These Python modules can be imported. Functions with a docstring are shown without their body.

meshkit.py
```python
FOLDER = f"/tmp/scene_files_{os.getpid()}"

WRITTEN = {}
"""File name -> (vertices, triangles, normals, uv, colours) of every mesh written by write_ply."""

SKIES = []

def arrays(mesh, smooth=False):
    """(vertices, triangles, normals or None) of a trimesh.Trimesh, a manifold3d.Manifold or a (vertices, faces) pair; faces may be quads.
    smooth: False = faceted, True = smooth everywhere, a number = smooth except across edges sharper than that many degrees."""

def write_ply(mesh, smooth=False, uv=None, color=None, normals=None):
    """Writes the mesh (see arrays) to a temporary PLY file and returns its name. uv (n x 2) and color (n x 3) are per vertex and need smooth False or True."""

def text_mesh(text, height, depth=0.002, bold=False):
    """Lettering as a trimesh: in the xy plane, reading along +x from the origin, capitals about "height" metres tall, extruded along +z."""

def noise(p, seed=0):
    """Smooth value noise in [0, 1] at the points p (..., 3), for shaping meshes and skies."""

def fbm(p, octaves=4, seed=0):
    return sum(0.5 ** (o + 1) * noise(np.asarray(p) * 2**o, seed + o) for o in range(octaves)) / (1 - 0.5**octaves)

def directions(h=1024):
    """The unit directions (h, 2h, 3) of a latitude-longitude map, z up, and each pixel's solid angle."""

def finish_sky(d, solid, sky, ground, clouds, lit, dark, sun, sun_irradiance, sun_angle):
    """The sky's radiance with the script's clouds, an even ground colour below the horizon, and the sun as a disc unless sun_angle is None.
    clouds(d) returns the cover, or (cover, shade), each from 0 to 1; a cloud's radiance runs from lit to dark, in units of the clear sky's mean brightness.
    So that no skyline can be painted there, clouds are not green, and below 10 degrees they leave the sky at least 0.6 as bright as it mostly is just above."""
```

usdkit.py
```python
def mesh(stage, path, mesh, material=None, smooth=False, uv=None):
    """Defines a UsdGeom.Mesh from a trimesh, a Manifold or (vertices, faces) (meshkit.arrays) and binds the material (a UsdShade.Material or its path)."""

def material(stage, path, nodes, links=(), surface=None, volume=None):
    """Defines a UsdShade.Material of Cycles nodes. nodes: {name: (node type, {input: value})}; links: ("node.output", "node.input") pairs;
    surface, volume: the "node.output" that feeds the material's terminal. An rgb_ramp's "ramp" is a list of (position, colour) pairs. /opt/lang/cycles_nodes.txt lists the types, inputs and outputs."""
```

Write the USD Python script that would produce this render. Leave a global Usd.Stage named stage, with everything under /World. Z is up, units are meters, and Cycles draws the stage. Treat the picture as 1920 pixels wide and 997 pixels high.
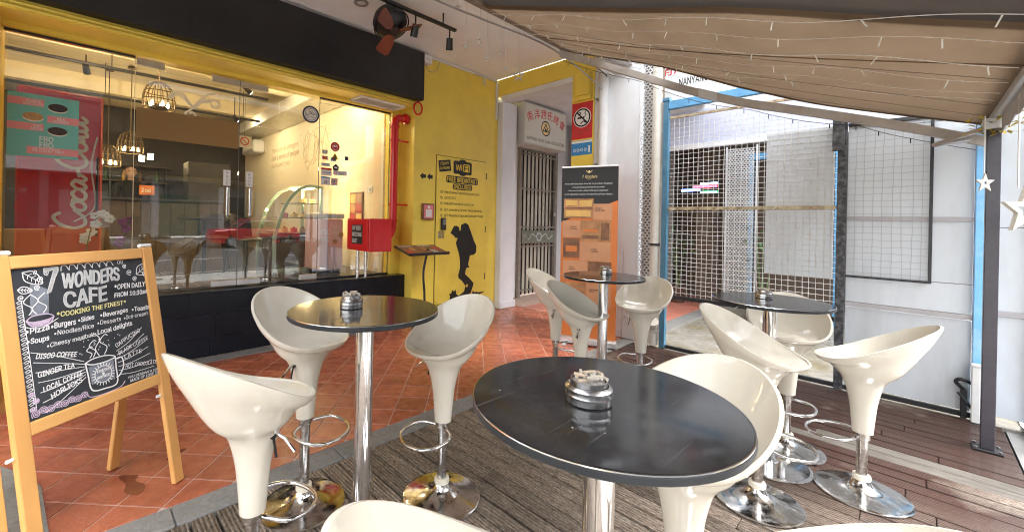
import math, random
import numpy as np, trimesh, shapely
from shapely.geometry import Polygon, LineString, Point, box as sbox
from shapely.ops import unary_union
from shapely import affinity
from scipy.interpolate import PchipInterpolator
from scipy.spatial import ConvexHull
import manifold3d as mf
import usdkit, meshkit
from pxr import Usd, UsdGeom, UsdLux, UsdShade, Gf, Sdf

stage = Usd.Stage.CreateInMemory()
UsdGeom.SetStageUpAxis(stage, 'Z'); UsdGeom.SetStageMetersPerUnit(stage, 1.0)
UsdGeom.Xform.Define(stage, '/World'); UsdGeom.Scope.Define(stage, '/World/Looks')
rng = random.Random(7); npr = np.random.default_rng(7)

# ------------------------------------------------------------------ camera, sky, sun, exposure
# world: x along the shop front, y into the shop, z up; the lens stands at (0, 0, 1.43)
EXPOSURE = 1.9
cam = UsdGeom.Camera.Define(stage, '/World/camera')
R_, U_, F_ = np.array([.7381, -.6744, .0196]), np.array([-.0136, .0142, .9998]), np.array([.6745, .7383, -.0013])
m = np.eye(4); m[0, :3], m[1, :3], m[2, :3], m[3, :3] = R_, U_, -F_, (0, 0, 1.43)
cam.AddTransformOp().Set(Gf.Matrix4d(*m.ravel().tolist()))
cam.CreateHorizontalApertureAttr(36.0); cam.CreateFocalLengthAttr(780.487 / 1920 * 36)
cam.CreateHorizontalApertureOffsetAttr((960 - 857.67) / 1920 * 36)
cam.CreateVerticalApertureOffsetAttr(-(498.5 - 414.88) / 1920 * 36)
cam.CreateVerticalApertureAttr(36.0 * 531 / 1024)
cam.CreateClippingRangeAttr((0.05, 2000.0)); cam.CreateExposureAttr(EXPOSURE)
SUN_EL, SUN_DIR = math.radians(62), np.array([.55, -.83])
sx_, sy_ = SUN_DIR / np.linalg.norm(SUN_DIR) * math.cos(SUN_EL); sz_ = math.sin(SUN_EL)
usdkit.material(stage, '/World/Looks/overcast_sky', {
    's': ('sky_texture', {'sky_type': 'single_scattering', 'sun_disc': False, 'sun_elevation': SUN_EL, 'sun_rotation': math.atan2(sx_, sy_), 'air_density': 1.0, 'aerosol_density': 3.0}),
    'tc': ('texture_coordinate', {}), 'n': ('noise_texture', {'scale': 2.2, 'detail': 5}),
    'r': ('rgb_ramp', {'ramp': [(0, (.55, .55, .55)), (.45, (.78, .78, .78)), (.7, (.95, .95, .95))]}),
    'hs': ('hsv', {'saturation': .42, 'value': 1.25}),
    'mx': ('mix', {'fac': .6}), 'gw': ('hsv', {'saturation': .14, 'value': 1.9}),
    'b': ('background_shader', {'strength': .15})},
    [('tc.generated', 'n.vector'), ('n.fac', 'r.fac'), ('s.color', 'hs.color'), ('s.color', 'gw.color'), ('r.color', 'mx.fac'), ('hs.color', 'mx.color1'), ('gw.color', 'mx.color2'), ('mx.color', 'b.color')], surface='b.background')
dome = UsdLux.DomeLight.Define(stage, '/World/sky_light')
UsdShade.MaterialBindingAPI.Apply(dome.GetPrim()).Bind(UsdShade.Material.Get(stage, '/World/Looks/overcast_sky'))
sun = UsdLux.DistantLight.Define(stage, '/World/sun_light')
sun.CreateIntensityAttr(.14); sun.CreateAngleAttr(50.0); sun.CreateNormalizeAttr(True); sun.CreateColorAttr(Gf.Vec3f(1, .96, .9))
d = np.array([sx_, sy_, sz_]); zq = d / np.linalg.norm(d); xq = np.cross([0, 0, 1], zq); xq /= np.linalg.norm(xq); yq = np.cross(zq, xq)
m = np.eye(4); m[0, :3], m[1, :3], m[2, :3] = xq, yq, zq
sun.AddTransformOp().Set(Gf.Matrix4d(*m.ravel().tolist()))

# ------------------------------------------------------------------ helpers
USED, ORIGIN, MATS = {}, {}, {}
def fresh(parent, name):
    k = (parent, name); n = USED.get(k, -1) + 1; USED[k] = n
    return f'{parent}/{name}' + (f'_{n:03d}' if n else '')
def keys(prim, **kw):
    for k, v in kw.items():
        if v: prim.SetCustomDataByKey(k, v)
def thing(name, label, cat, at=(0, 0, 0), group=None, rot=0):
    p = fresh('/World', name); x = UsdGeom.Xform.Define(stage, p)
    x.AddTranslateOp().Set(Gf.Vec3d(*map(float, at)))
    if rot: x.AddRotateZOp().Set(math.degrees(rot))
    keys(x.GetPrim(), label=label, category=cat, group=group)
    ORIGIN[p] = np.zeros(3) if rot is None else np.array(at, float)
    return p
def setting(name, label=None, cat=None, kind='structure', at=(0, 0, 0)):
    p = fresh('/World', name); x = UsdGeom.Xform.Define(stage, p); x.AddTranslateOp().Set(Gf.Vec3d(*map(float, at)))
    keys(x.GetPrim(), kind=kind, label=label, category=cat); ORIGIN[p] = np.array(at, float)
    return p
def put(parent, name, mesh, mat, smooth=False, label=None, local=False, **kw):
    """one Mesh prim under parent; mesh in world coordinates (unless local)"""
    p = fresh(parent, name)
    root = '/'.join(parent.split('/')[:3])
    v = mesh
    if not local and root in ORIGIN and np.any(ORIGIN[root]):
        v = mesh.copy(); v.apply_translation(-ORIGIN[root])
    g = usdkit.mesh(stage, p, v, MATS[mat], smooth=smooth)
    keys(g.GetPrim(), label=label, **kw)
    return p
def cat(ms):
    ms = [x for x in ms if x is not None]
    return ms[0] if len(ms) == 1 else trimesh.util.concatenate(ms)
def tm(v, f): return trimesh.Trimesh(np.asarray(v, float), np.asarray(f, int), process=False)
def box(x0, x1, y0, y1, z0, z1, b=0.0):
    c = np.array([x0 + x1, y0 + y1, z0 + z1]) / 2; e = np.abs(np.array([x1 - x0, y1 - y0, z1 - z0]))
    if b <= 0:
        q = trimesh.creation.box(e); q.apply_translation(c); return q
    h = e / 2; b = min(b, h.min() * .9); pts = []
    for s in np.ndindex(2, 2, 2):
        g = np.array(s) * 2 - 1
        for k in range(3):
            q = h - b; q[k] = h[k]; pts.append(g * q)
    q = trimesh.convex.convex_hull(np.array(pts)); q.apply_translation(c); return q
def frame(mesh, O, u, v):
    u, v = np.asarray(u, float), np.asarray(v, float); n = np.cross(u, v)
    T = np.eye(4); T[:3, 0], T[:3, 1], T[:3, 2], T[:3, 3] = u, v, n, O
    q = mesh.copy(); q.apply_transform(T); return q
def ext(poly, depth):
    gs = [g for g in getattr(poly, 'geoms', [poly]) if g.geom_type == 'Polygon' and g.area > 1e-9]
    return cat([trimesh.creation.extrude_polygon(g, depth, engine='earcut') for g in gs]) if gs else None
def tube(pts, r, n=8, closed=False):
    p = np.asarray(pts, float); N = len(p)
    t = (np.roll(p, -1, 0) - np.roll(p, 1, 0)) if closed else np.gradient(p, axis=0)
    t /= np.linalg.norm(t, axis=1, keepdims=True) + 1e-12
    a0 = np.cross(t[0], [0, 0, 1.0]); a0 = a0 if np.linalg.norm(a0) > .05 else np.cross(t[0], [1.0, 0, 0])
    A = []; a = a0
    for i in range(N):
        a = a - t[i] * (a @ t[i]); a /= np.linalg.norm(a) + 1e-12; A.append(a)
    A = np.array(A); B = np.cross(t, A); ang = np.arange(n) * 2 * np.pi / n
    rr = np.broadcast_to(r, (N,))[:, None, None]
    v = (p[:, None] + rr * (np.cos(ang)[None, :, None] * A[:, None] + np.sin(ang)[None, :, None] * B[:, None])).reshape(-1, 3)
    f = []
    for i in range(N if closed else N - 1):
        for j in range(n):
            k, l = (i + 1) % N, (j + 1) % n
            f += [[i * n + j, i * n + l, k * n + l], [i * n + j, k * n + l, k * n + j]]
    if not closed:
        v = np.vstack([v, p[0], p[-1]])
        for j in range(n):
            l = (j + 1) % n; f += [[N * n, j, l][::-1], [N * n + 1, (N - 1) * n + l, (N - 1) * n + j][::-1]]
    q = tm(v, f)
    if not closed: q.fix_normals()
    elif q.volume < 0: q.invert()
    return q
def cyl(a, b, r, n=16): return tube([a, b], r, n)
def lathe(prof, n=32, at=(0, 0, 0), sx=1, sy=1):
    prof = np.asarray(prof, float); ang = np.arange(n) * 2 * np.pi / n
    v = np.stack([prof[:, 0, None] * np.cos(ang) * sx, prof[:, 0, None] * np.sin(ang) * sy, np.broadcast_to(prof[:, 1, None], (len(prof), n))], -1).reshape(-1, 3)
    f = []
    for i in range(len(prof) - 1):
        for j in range(n):
            l = (j + 1) % n; f += [[i * n + j, i * n + l, (i + 1) * n + l], [i * n + j, (i + 1) * n + l, (i + 1) * n + j]]
    q = tm(v, f); q.apply_translation(at); return q
def spline(pts, n=24, closed=False):
    p = np.asarray(pts, float); N = len(p); out = []
    for i in range(N if closed else N - 1):
        P = [p[(i + k) % N] if closed else p[min(max(i + k, 0), N - 1)] for k in (-1, 0, 1, 2)]
        for t in np.arange(n) / n:
            out.append(.5 * (2 * P[1] + (P[2] - P[0]) * t + (2 * P[0] - 5 * P[1] + 4 * P[2] - P[3]) * t * t + (3 * P[1] - P[0] - 3 * P[2] + P[3]) * t ** 3))
    if not closed: out.append(p[-1])
    return np.array(out)
def stroke(pts, w, cap='round'): return LineString(np.asarray(pts)).buffer(w / 2, cap_style=cap, quad_segs=3)
def ring2(c, r0, r1, n=24): return Point(c).buffer(r1, quad_segs=n // 4).difference(Point(c).buffer(r0, quad_segs=n // 4))
def txt(s, h, width=None, bold=False, depth=.0008, shear=0.0, align='l'):
    q = meshkit.text_mesh(s, h, depth=depth, bold=bold)
    if width:
        b = q.bounds; q.apply_translation([-b[0][0], 0, 0]); q.apply_scale([width / (b[1][0] - b[0][0]), 1, 1])
    if shear: q.vertices[:, 0] += shear * q.vertices[:, 1]
    b = q.bounds
    if align == 'c': q.apply_translation([-(b[0][0] + b[1][0]) / 2, 0, 0])
    elif align == 'r': q.apply_translation([-b[1][0], 0, 0])
    return q
XF, ZU = (1, 0, 0), (0, 0, 1)
def on_front(mesh, x, z, y): return frame(mesh, (x, y, z), XF, ZU)      # lies on a wall that faces the street (-y)
def on_side(mesh, y, z, x): return frame(mesh, (x, y, z), (0, -1, 0), ZU)  # lies on a face that looks along -x
def rect(w, h, r=0):
    return sbox(0, 0, w, h) if r <= 0 else sbox(r, r, w - r, h - r).buffer(r, quad_segs=4)

# ------------------------------------------------------------------ materials
def look(name, col, rough=.5, metal=0.0, var=.08, scale=6.0, bump=0.0, bscale=None, stretch=None, dirt=None, rvar=0.0, each=0.0, world=False, **kw):
    """principled with a noise-varied colour; dirt = (colour, amount, scale); each = tone change from prim to prim"""
    c = np.array(col, float)
    nd = {'tc': ('texture_coordinate', {}), 'mp': ('mapping', {'scale': stretch or (1, 1, 1)}), 'n': ('noise_texture', {'scale': scale, 'detail': 5, 'roughness': .6}),
          'r': ('rgb_ramp', {'ramp': [(.25, tuple(c * (1 - var))), (.75, tuple(np.minimum(c * (1 + var), 1)))]}),
          'p': ('principled_bsdf', {'roughness': rough, 'metallic': metal, **kw})}
    lk = [(('geo.position' if world else 'tc.object'), 'mp.vector'), ('mp.vector', 'n.vector'), ('n.fac', 'r.fac')]
    if world: nd['geo'] = ('geometry', {})
    out = 'r.color'
    if dirt:
        nd['dn'] = ('noise_texture', {'scale': dirt[2], 'detail': 6, 'roughness': .65}); nd['dr'] = ('rgb_ramp', {'ramp': [(.45, (0, 0, 0)), (.75, (dirt[1],) * 3)]}); nd['dm'] = ('mix', {'color2': dirt[0]})
        lk += [('mp.vector', 'dn.vector'), ('dn.fac', 'dr.fac'), ('dr.color', 'dm.fac'), (out, 'dm.color1')]; out = 'dm.color'
    if each:
        nd['oi'] = ('object_info', {}); nd['mr'] = ('map_range', {'to_min': 1 - each, 'to_max': 1 + each}); nd['hv'] = ('hsv', {})
        lk += [('oi.random', 'mr.value'), ('mr.result', 'hv.value'), (out, 'hv.color')]; out = 'hv.color'
    lk.append((out, 'p.base_color'))
    if rvar:
        nd['rm'] = ('map_range', {'from_min': .3, 'from_max': .7, 'to_min': max(rough - rvar, .02), 'to_max': rough + rvar}); nd['rn'] = ('noise_texture', {'scale': scale * 1.7, 'detail': 4})
        lk += [('mp.vector', 'rn.vector'), ('rn.fac', 'rm.value'), ('rm.result', 'p.roughness')]
    if bump:
        nd['bn'] = ('noise_texture', {'scale': bscale or scale * 6, 'detail': 4}); nd['b'] = ('bump', {'strength': min(bump, 1), 'distance': .004 * max(bump, 1)})
        lk += [('mp.vector', 'bn.vector'), ('bn.fac', 'b.height'), ('b.normal', 'p.normal')]
    MATS[name] = usdkit.material(stage, f'/World/Looks/{name}', nd, lk, surface='p.BSDF'); return name
def glow(name, col, strength):
    MATS[name] = usdkit.material(stage, f'/World/Looks/{name}', {'e': ('emission', {'color': col, 'strength': strength})}, [], surface='e.emission')
def pane(name, tint=(.97, .98, .97), f0=.08, rough=0.0):
    MATS[name] = usdkit.material(stage, f'/World/Looks/{name}', {
        'lw': ('layer_weight', {'blend': .5}), 'pw': ('math', {'math_type': 'power', 'value2': 4.0}), 'ma': ('math', {'math_type': 'multiply_add', 'value2': 1 - f0, 'value3': f0}),
        't': ('transparent_bsdf', {'color': tint}), 'g': ('glossy_bsdf', {'color': (1, 1, 1), 'roughness': rough}), 'm': ('mix_closure', {})},
        [('lw.facing', 'pw.value1'), ('pw.value', 'ma.value1'), ('ma.value', 'm.fac'), ('t.BSDF', 'm.closure1'), ('g.BSDF', 'm.closure2')], surface='m.closure')

look('yellow_paint', (.86, .655, .10), .42, var=.06, scale=3.2, bump=.25, bscale=45, rvar=.08, dirt=((.58, .42, .08), .3, 2.4))
look('white_paint', (.73, .745, .765), .55, var=.05, scale=3, bump=.15, bscale=50, stretch=(1, 1, .4), dirt=((.52, .51, .49), .5, 2.4))
look('ceiling_paint', (.86, .865, .88), .7, var=.05, scale=1.5, bump=.1, bscale=30, dirt=((.55, .52, .48), .3, 1.1))
look('cream_paint', (.78, .68, .48), .55, var=.04, scale=2)
look('plinth_tile', (.012, .014, .019), .22, var=.35, scale=3, rvar=.06, each=.12, specular_ior_level=.22)
look('grout_dark', (.16, .17, .18), .8)
look('grout', (.46, .33, .27), .85, var=.2, scale=9)
MATS['terracotta'] = None
look('terracotta', (.345, .104, .055), .29, var=.22, scale=7, bump=.35, bscale=90, dirt=((.17, .035, .018), .8, 2.2), rvar=.14, each=.14, world=True)
look('wet_spill', (.13, .03, .015), .06, var=.1)
look('kerb_granite', (.21, .205, .195), .75, var=.25, scale=40, bump=.5, bscale=120, dirt=((.09, .09, .085), .6, 3), world=True)
look('steel_fan', (.05, .05, .05), .35)
look('chrome', (.72, .72, .73), .11, 1.0, var=.05, rvar=.08, scale=18, dirt=((.42, .38, .33), .35, 22))
look('chrome_base', (.60, .59, .58), .14, 1.0, var=.12, scale=16, rvar=.1, dirt=((.32, .27, .2), .5, 9))
look('chrome_worn', (.62, .61, .60), .2, 1.0, var=.12, scale=22, rvar=.12, dirt=((.25, .15, .08), .55, 16))
look('brushed_steel', (.62, .61, .6), .24, 1.0, var=.08, scale=18, rvar=.08)
look('ivory_plastic', (.66, .615, .52), .13, var=.015, scale=3, rvar=.07, each=.035, coat_weight=.25, dirt=((.50, .43, .32), .30, 6))
look('ivory_trim', (.72, .67, .55), .35)
look('table_black', (.007, .007, .008), .10, var=.3, scale=10, rvar=.05, dirt=((.035, .034, .033), .5, 5), specular_ior_level=.22)
look('table_edge', (.018, .019, .021), .35, var=.2, specular_ior_level=.25)
look('table_edge_trim', (.8, .8, .8), .15, 1.0)
look('dark_gap', (.02, .018, .016), .9)
look('black_metal', (.014, .014, .016), .38, var=.2, scale=12)
look('post_paint', (.045, .04, .05), .3, var=.12, scale=5, rvar=.08)
look('black_rusty', (.025, .026, .03), .55, var=.5, scale=18, dirt=((.3, .3, .3), .55, 24))
look('fence_blue', (.10, .30, .52), .4, var=.12, scale=8, dirt=((.04, .14, .24), .6, 5))
look('fence_blue_dark', (.045, .15, .24), .4, var=.2, scale=7, dirt=((.14, .27, .36), .4, 9))
look('fence_blue_light', (.2, .5, .85), .38, var=.1, scale=8, dirt=((.6, .72, .85), .4, 7))
look('white_board', (.63, .665, .70), .38, var=.03, scale=2, dirt=((.40, .41, .41), .6, 3.0), stretch=(1, 1, .22), rvar=.1, each=.05, bump=.3, bscale=14)
look('board_strip', (.42, .40, .41), .5, var=.12, scale=9, stretch=(1, 1, 4))
look('wire_white', (.70, .70, .68), .45, var=.1, scale=20, dirt=((.34, .22, .14), .7, 14))
look('wire_grey', (.34, .34, .35), .5)
look('rusty_bar', (.48, .40, .26), .6, var=.35, scale=20, dirt=((.16, .06, .025), 1.0, 18))
look('galvanised', (.62, .63, .64), .45, .6, var=.1)
look('red_paint', (.60, .008, .012), .26, var=.06, scale=6, coat_weight=.3)
look('red_plastic', (.62, .02, .015), .35)
look('pine_wood', (.70, .36, .115), .42, var=.16, scale=5, stretch=(1, 1, .12), bump=.12, bscale=60)
look('pine_wood_rail', (.72, .385, .13), .42, var=.16, scale=5, stretch=(.2, .2, 1), bump=.12, bscale=60)
look('board_back', (.52, .27, .08), .5, var=.12, scale=4)
look('chalkboard', (.022, .026, .032), .55, var=.4, scale=5, dirt=((.06, .065, .075), .6, 4))
look('chalk_white', (.80, .80, .80), .9, var=.06, scale=60)
look('chalk_yellow', (.72, .66, .30), .9)
look('chalk_pink', (.58, .46, .60), .9, var=.2, scale=40)
look('chalk_dust', (.20, .22, .26), .9, var=.3, scale=20)
look('white_knob', (.8, .8, .8), .4)
look('paper_white', (.78, .78, .77), .6)
look('print_black', (.012, .012, .012), .5)
look('print_red', (.58, .03, .04), .5)
look('print_blue', (.045, .24, .52), .5)
look('print_darkblue', (.02, .035, .10), .5)
look('print_orange', (.66, .19, .035), .5, var=.1, scale=2)
look('print_peach', (.56, .27, .13), .5, var=.12, scale=4)
look('gilt', (.85, .76, .55), .4)
look('print_gold', (.78, .60, .27), .5)
look('print_brown', (.20, .085, .035), .5, var=.5, scale=9)
look('wall_ink', (.42, .33, .22), .7)
look('print_photo', (.42, .20, .075), .5, var=.5, scale=7)
look('print_amber', (.70, .44, .12), .5, var=.2)
look('print_grey', (.38, .38, .38), .5)
look('print_yellow', (.75, .55, .05), .5)
look('print_teal', (.18, .52, .46), .5, var=.03)
look('print_pink', (.80, .30, .30), .5)
look('print_pink_deep', (.72, .22, .24), .5)
look('cookie_dark', (.055, .042, .042), .7, var=.4, scale=60)
look('cookie_tan', (.50, .30, .13), .7, var=.3, scale=60)
look('cream_filling', (.80, .74, .64), .6)
look('lightbox_face', (.66, .64, .55), .35, var=.05, dirt=((.5, .47, .38), .5, 3))
look('lightbox_side', (.50, .49, .45), .5, var=.06)
look('sign_black', (.016, .016, .018), .42, var=.9, scale=1.1)
look('grille_paint', (.26, .23, .19), .5, var=.2, scale=14)
look('grille_green', (.20, .21, .17), .5, var=.3, scale=20)
look('gate_frame', (.26, .23, .20), .55, var=.2, scale=10)
look('cream_door', (.66, .62, .50), .5, var=.08)
look('silver_film', (.55, .55, .55), .3, .7)
look('awning_cap', (.42, .38, .35), .5, var=.1, dirt=((.2, .17, .14), .6, 5))
look('awning_roll', (.20, .155, .125), .7, var=.12)
look('aluminium', (.66, .66, .66), .32, .85, var=.06, dirt=((.35, .33, .3), .5, 6))
look('cable_black', (.02, .02, .022), .5); look('cable_grey', (.30, .29, .28), .6); look('cable_white', (.70, .69, .66), .5)
look('bulb_clear', (.85, .84, .78), .2)
look('star_wicker', (.50, .47, .41), .6, var=.1, scale=40)
look('foliage_yellow', (.40, .30, .03), .6, var=.3, scale=30, each=.2)
look('asphalt', (.04, .04, .042), .8, var=.25, scale=14, bump=.5, bscale=90, world=True)
look('road_white', (.75, .75, .74), .7); look('road_yellow', (.70, .50, .04), .7)
look('concrete_wet', (.22, .21, .185), .28, var=.3, scale=5, dirt=((.11, .085, .03), .9, 2.2), rvar=.14, bump=.3, bscale=40, world=True)
look('pink_tile', (.46, .17, .12), .45, var=.08, scale=4, each=.05)
look('lavender_paint', (.50, .53, .66), .5, var=.04, dirt=((.38, .40, .5), .4, 2))
look('dark_room', (.045, .042, .04), .8, var=.3)
look('brown_wall', (.12, .085, .06), .7, var=.3, scale=3)
look('pavement_pale', (.36, .35, .33), .6, var=.15, scale=4, bump=.3, world=True)
look('grey_wall', (.33, .33, .33), .7, var=.08)
look('opposite_wall', (.09, .088, .085), .7, var=.1, scale=1)
look('opposite_tile', (.09, .045, .03), .7, var=.15)
look('shutter_green', (.10, .20, .17), .5)
look('window_dark', (.02, .025, .03), .08)
look('car_red', (.42, .012, .02), .14, coat_weight=.8, var=.03); look('tyre', (.02, .02, .02), .8); look('alloy', (.6, .6, .62), .25, .9)
look('car_glass', (.012, .014, .016), .05); look('lamp_red', (.5, .02, .02), .2); look('lamp_clear', (.7, .7, .7), .1)
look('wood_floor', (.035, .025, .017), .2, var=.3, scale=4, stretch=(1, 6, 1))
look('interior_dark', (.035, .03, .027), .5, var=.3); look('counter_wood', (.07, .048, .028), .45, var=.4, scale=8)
look('chair_dark', (.035, .026, .022), .3); look('bronze_wire', (.10, .065, .03), .4, .7)
look('duct_metal', (.60, .58, .52), .4, .3)
look('pastel_pink', (.78, .50, .52), .35); look('pastel_green', (.42, .58, .48), .3, var=.05)
look('cake_red', (.45, .04, .03), .5); look('cake_cream', (.8, .62, .3), .5, var=.2, scale=30)
look('petal_white', (.82, .80, .78), .5); look('petal_purple', (.28, .05, .22), .5); look('stem_green', (.10, .16, .04), .5); look('leaf_green', (.05, .12, .03), .45, var=.2, scale=9, each=.2)
look('skin', (.50, .30, .21), .5); look('cloth_black', (.02, .02, .025), .8); look('denim', (.06, .09, .17), .8); look('hair_black', (.015, .012, .01), .5)
look('ash_butt', (.46, .41, .34), .8, var=.1); look('ash_filter', (.46, .36, .26), .8); look('ash', (.24, .22, .2), .95, var=.4, scale=90)
look('fan_wood', (.20, .055, .03), .35, var=.2, scale=6)
look('pvc_white', (.70, .70, .69), .35, dirt=((.5, .5, .48), .4, 4)); look('pvc_cream', (.62, .59, .52), .45, dirt=((.4, .38, .33), .5, 5))
look('poly_white', (.7, .72, .74), .3)
glow('warm_bulb', (1, .72, .36), 34.0); glow('spot_lens', (1, .86, .62), 10.0); glow('led_red', (1, .05, .08), 3.2); glow('led_blue', (.12, .2, 1), 3.4); glow('led_green', (.1, 1, .3), 2.6); glow('led_cyan', (.3, .6, 1), 2.6)
pane('shop_glass', tint=(.93, .95, .93), f0=.09); pane('clear_glass', f0=.05)
# cloth that lets daylight through
MATS['awning_cloth'] = usdkit.material(stage, '/World/Looks/awning_cloth', {
    'tc': ('texture_coordinate', {}), 'n': ('noise_texture', {'scale': 2.2, 'detail': 5}),
    'r': ('rgb_ramp', {'ramp': [(.2, (.122, .086, .056)), (.5, (.165, .116, .076)), (.8, (.192, .138, .092))]}), 'wa': ('wave_texture', {'bands_direction': 'x', 'scale': 24, 'distortion': 3, 'detail': 3}), 'wr': ('rgb_ramp', {'ramp': [(0, (.90, .90, .90)), (1, (1.0, 1.0, 1.0))]}), 'mu': ('mix', {'mix_type': 'multiply', 'fac': 1.0}), 'd': ('diffuse_bsdf', {}), 't': ('translucent_bsdf', {}), 'm': ('mix_closure', {'fac': .12})},
    [('tc.object', 'n.vector'), ('n.fac', 'r.fac'), ('tc.object', 'wa.vector'), ('wa.fac', 'wr.fac'), ('r.color', 'mu.color1'), ('wr.color', 'mu.color2'), ('mu.color', 'd.color'), ('mu.color', 't.color'), ('d.BSDF', 'm.closure1'), ('t.BSDF', 'm.closure2')], surface='m.closure')
MATS['awning_cloth_dark'] = usdkit.material(stage, '/World/Looks/awning_cloth_dark', {
    'tc': ('texture_coordinate', {}), 'n': ('noise_texture', {'scale': 2.2, 'detail': 5}), 'r': ('rgb_ramp', {'ramp': [(.2, (.05, .042, .036)), (.8, (.075, .063, .055))]}),
    'd': ('diffuse_bsdf', {}), 't': ('translucent_bsdf', {}), 'm': ('mix_closure', {'fac': .06})},
    [('tc.object', 'n.vector'), ('n.fac', 'r.fac'), ('r.color', 'd.color'), ('r.color', 't.color'), ('d.BSDF', 'm.closure1'), ('t.BSDF', 'm.closure2')], surface='m.closure')
# translucent film (the band across the glass door)
MATS['brown_film'] = usdkit.material(stage, '/World/Looks/brown_film', {
    'd': ('diffuse_bsdf', {'color': (.40, .32, .19)}), 't': ('translucent_bsdf', {'color': (.5, .38, .2)}), 'm': ('mix_closure', {'fac': .6}), 'x': ('transparent_bsdf', {'color': (.6, .5, .35)}), 'm2': ('mix_closure', {'fac': .12})},
    [('d.BSDF', 'm.closure1'), ('t.BSDF', 'm.closure2'), ('m.closure', 'm2.closure1'), ('x.BSDF', 'm2.closure2')], surface='m2.closure')
look('deck_pale', (.14, .125, .105), .5, var=.25, scale=20, stretch=(4, .6, 1), bump=.5, dirt=((.05, .04, .03), .9, 7), world=True)
# worn black table tops: crumbs, scratches and smears
MATS['table_black'] = usdkit.material(stage, '/World/Looks/table_top', {
    'tc': ('texture_coordinate', {}), 'v': ('voronoi_texture', {'scale': 34}), 'lt': ('math', {'math_type': 'less_than', 'value2': .060}), 'sc': ('separate_color', {}), 'gt': ('math', {'math_type': 'greater_than', 'value2': .80}), 'an': ('math', {'math_type': 'multiply'}),
    'mp': ('mapping', {'scale': (3, 60, 1), 'rotation': (0, 0, .6)}), 'sn': ('noise_texture', {'scale': 1.6, 'detail': 5}), 'sr': ('rgb_ramp', {'ramp': [(.64, (0, 0, 0)), (.70, (.5, .5, .5))]}),
    'n': ('noise_texture', {'scale': 5, 'detail': 6, 'roughness': .7}), 'r': ('rgb_ramp', {'ramp': [(.35, (.006, .006, .007)), (.75, (.022, .022, .022))]}), 'm1': ('mix', {'color2': (.045, .044, .042)}), 'm2': ('mix', {'color2': (.62, .60, .55)}),
    'rm': ('map_range', {'from_min': .3, 'from_max': .7, 'to_min': .045, 'to_max': .15}), 'p': ('principled_bsdf', {'specular_ior_level': .25})},
    [('tc.object', 'v.vector'), ('v.distance', 'lt.value1'), ('v.color', 'sc.color'), ('sc.r', 'gt.value1'), ('lt.value', 'an.value1'), ('gt.value', 'an.value2'), ('tc.object', 'mp.vector'), ('mp.vector', 'sn.vector'), ('sn.fac', 'sr.fac'), ('tc.object', 'n.vector'), ('n.fac', 'r.fac'),
     ('sr.color', 'm1.fac'), ('r.color', 'm1.color1'), ('an.value', 'm2.fac'), ('m1.color', 'm2.color1'), ('m2.color', 'p.base_color'), ('n.fac', 'rm.value'), ('rm.result', 'p.roughness')], surface='p.BSDF')
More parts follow.
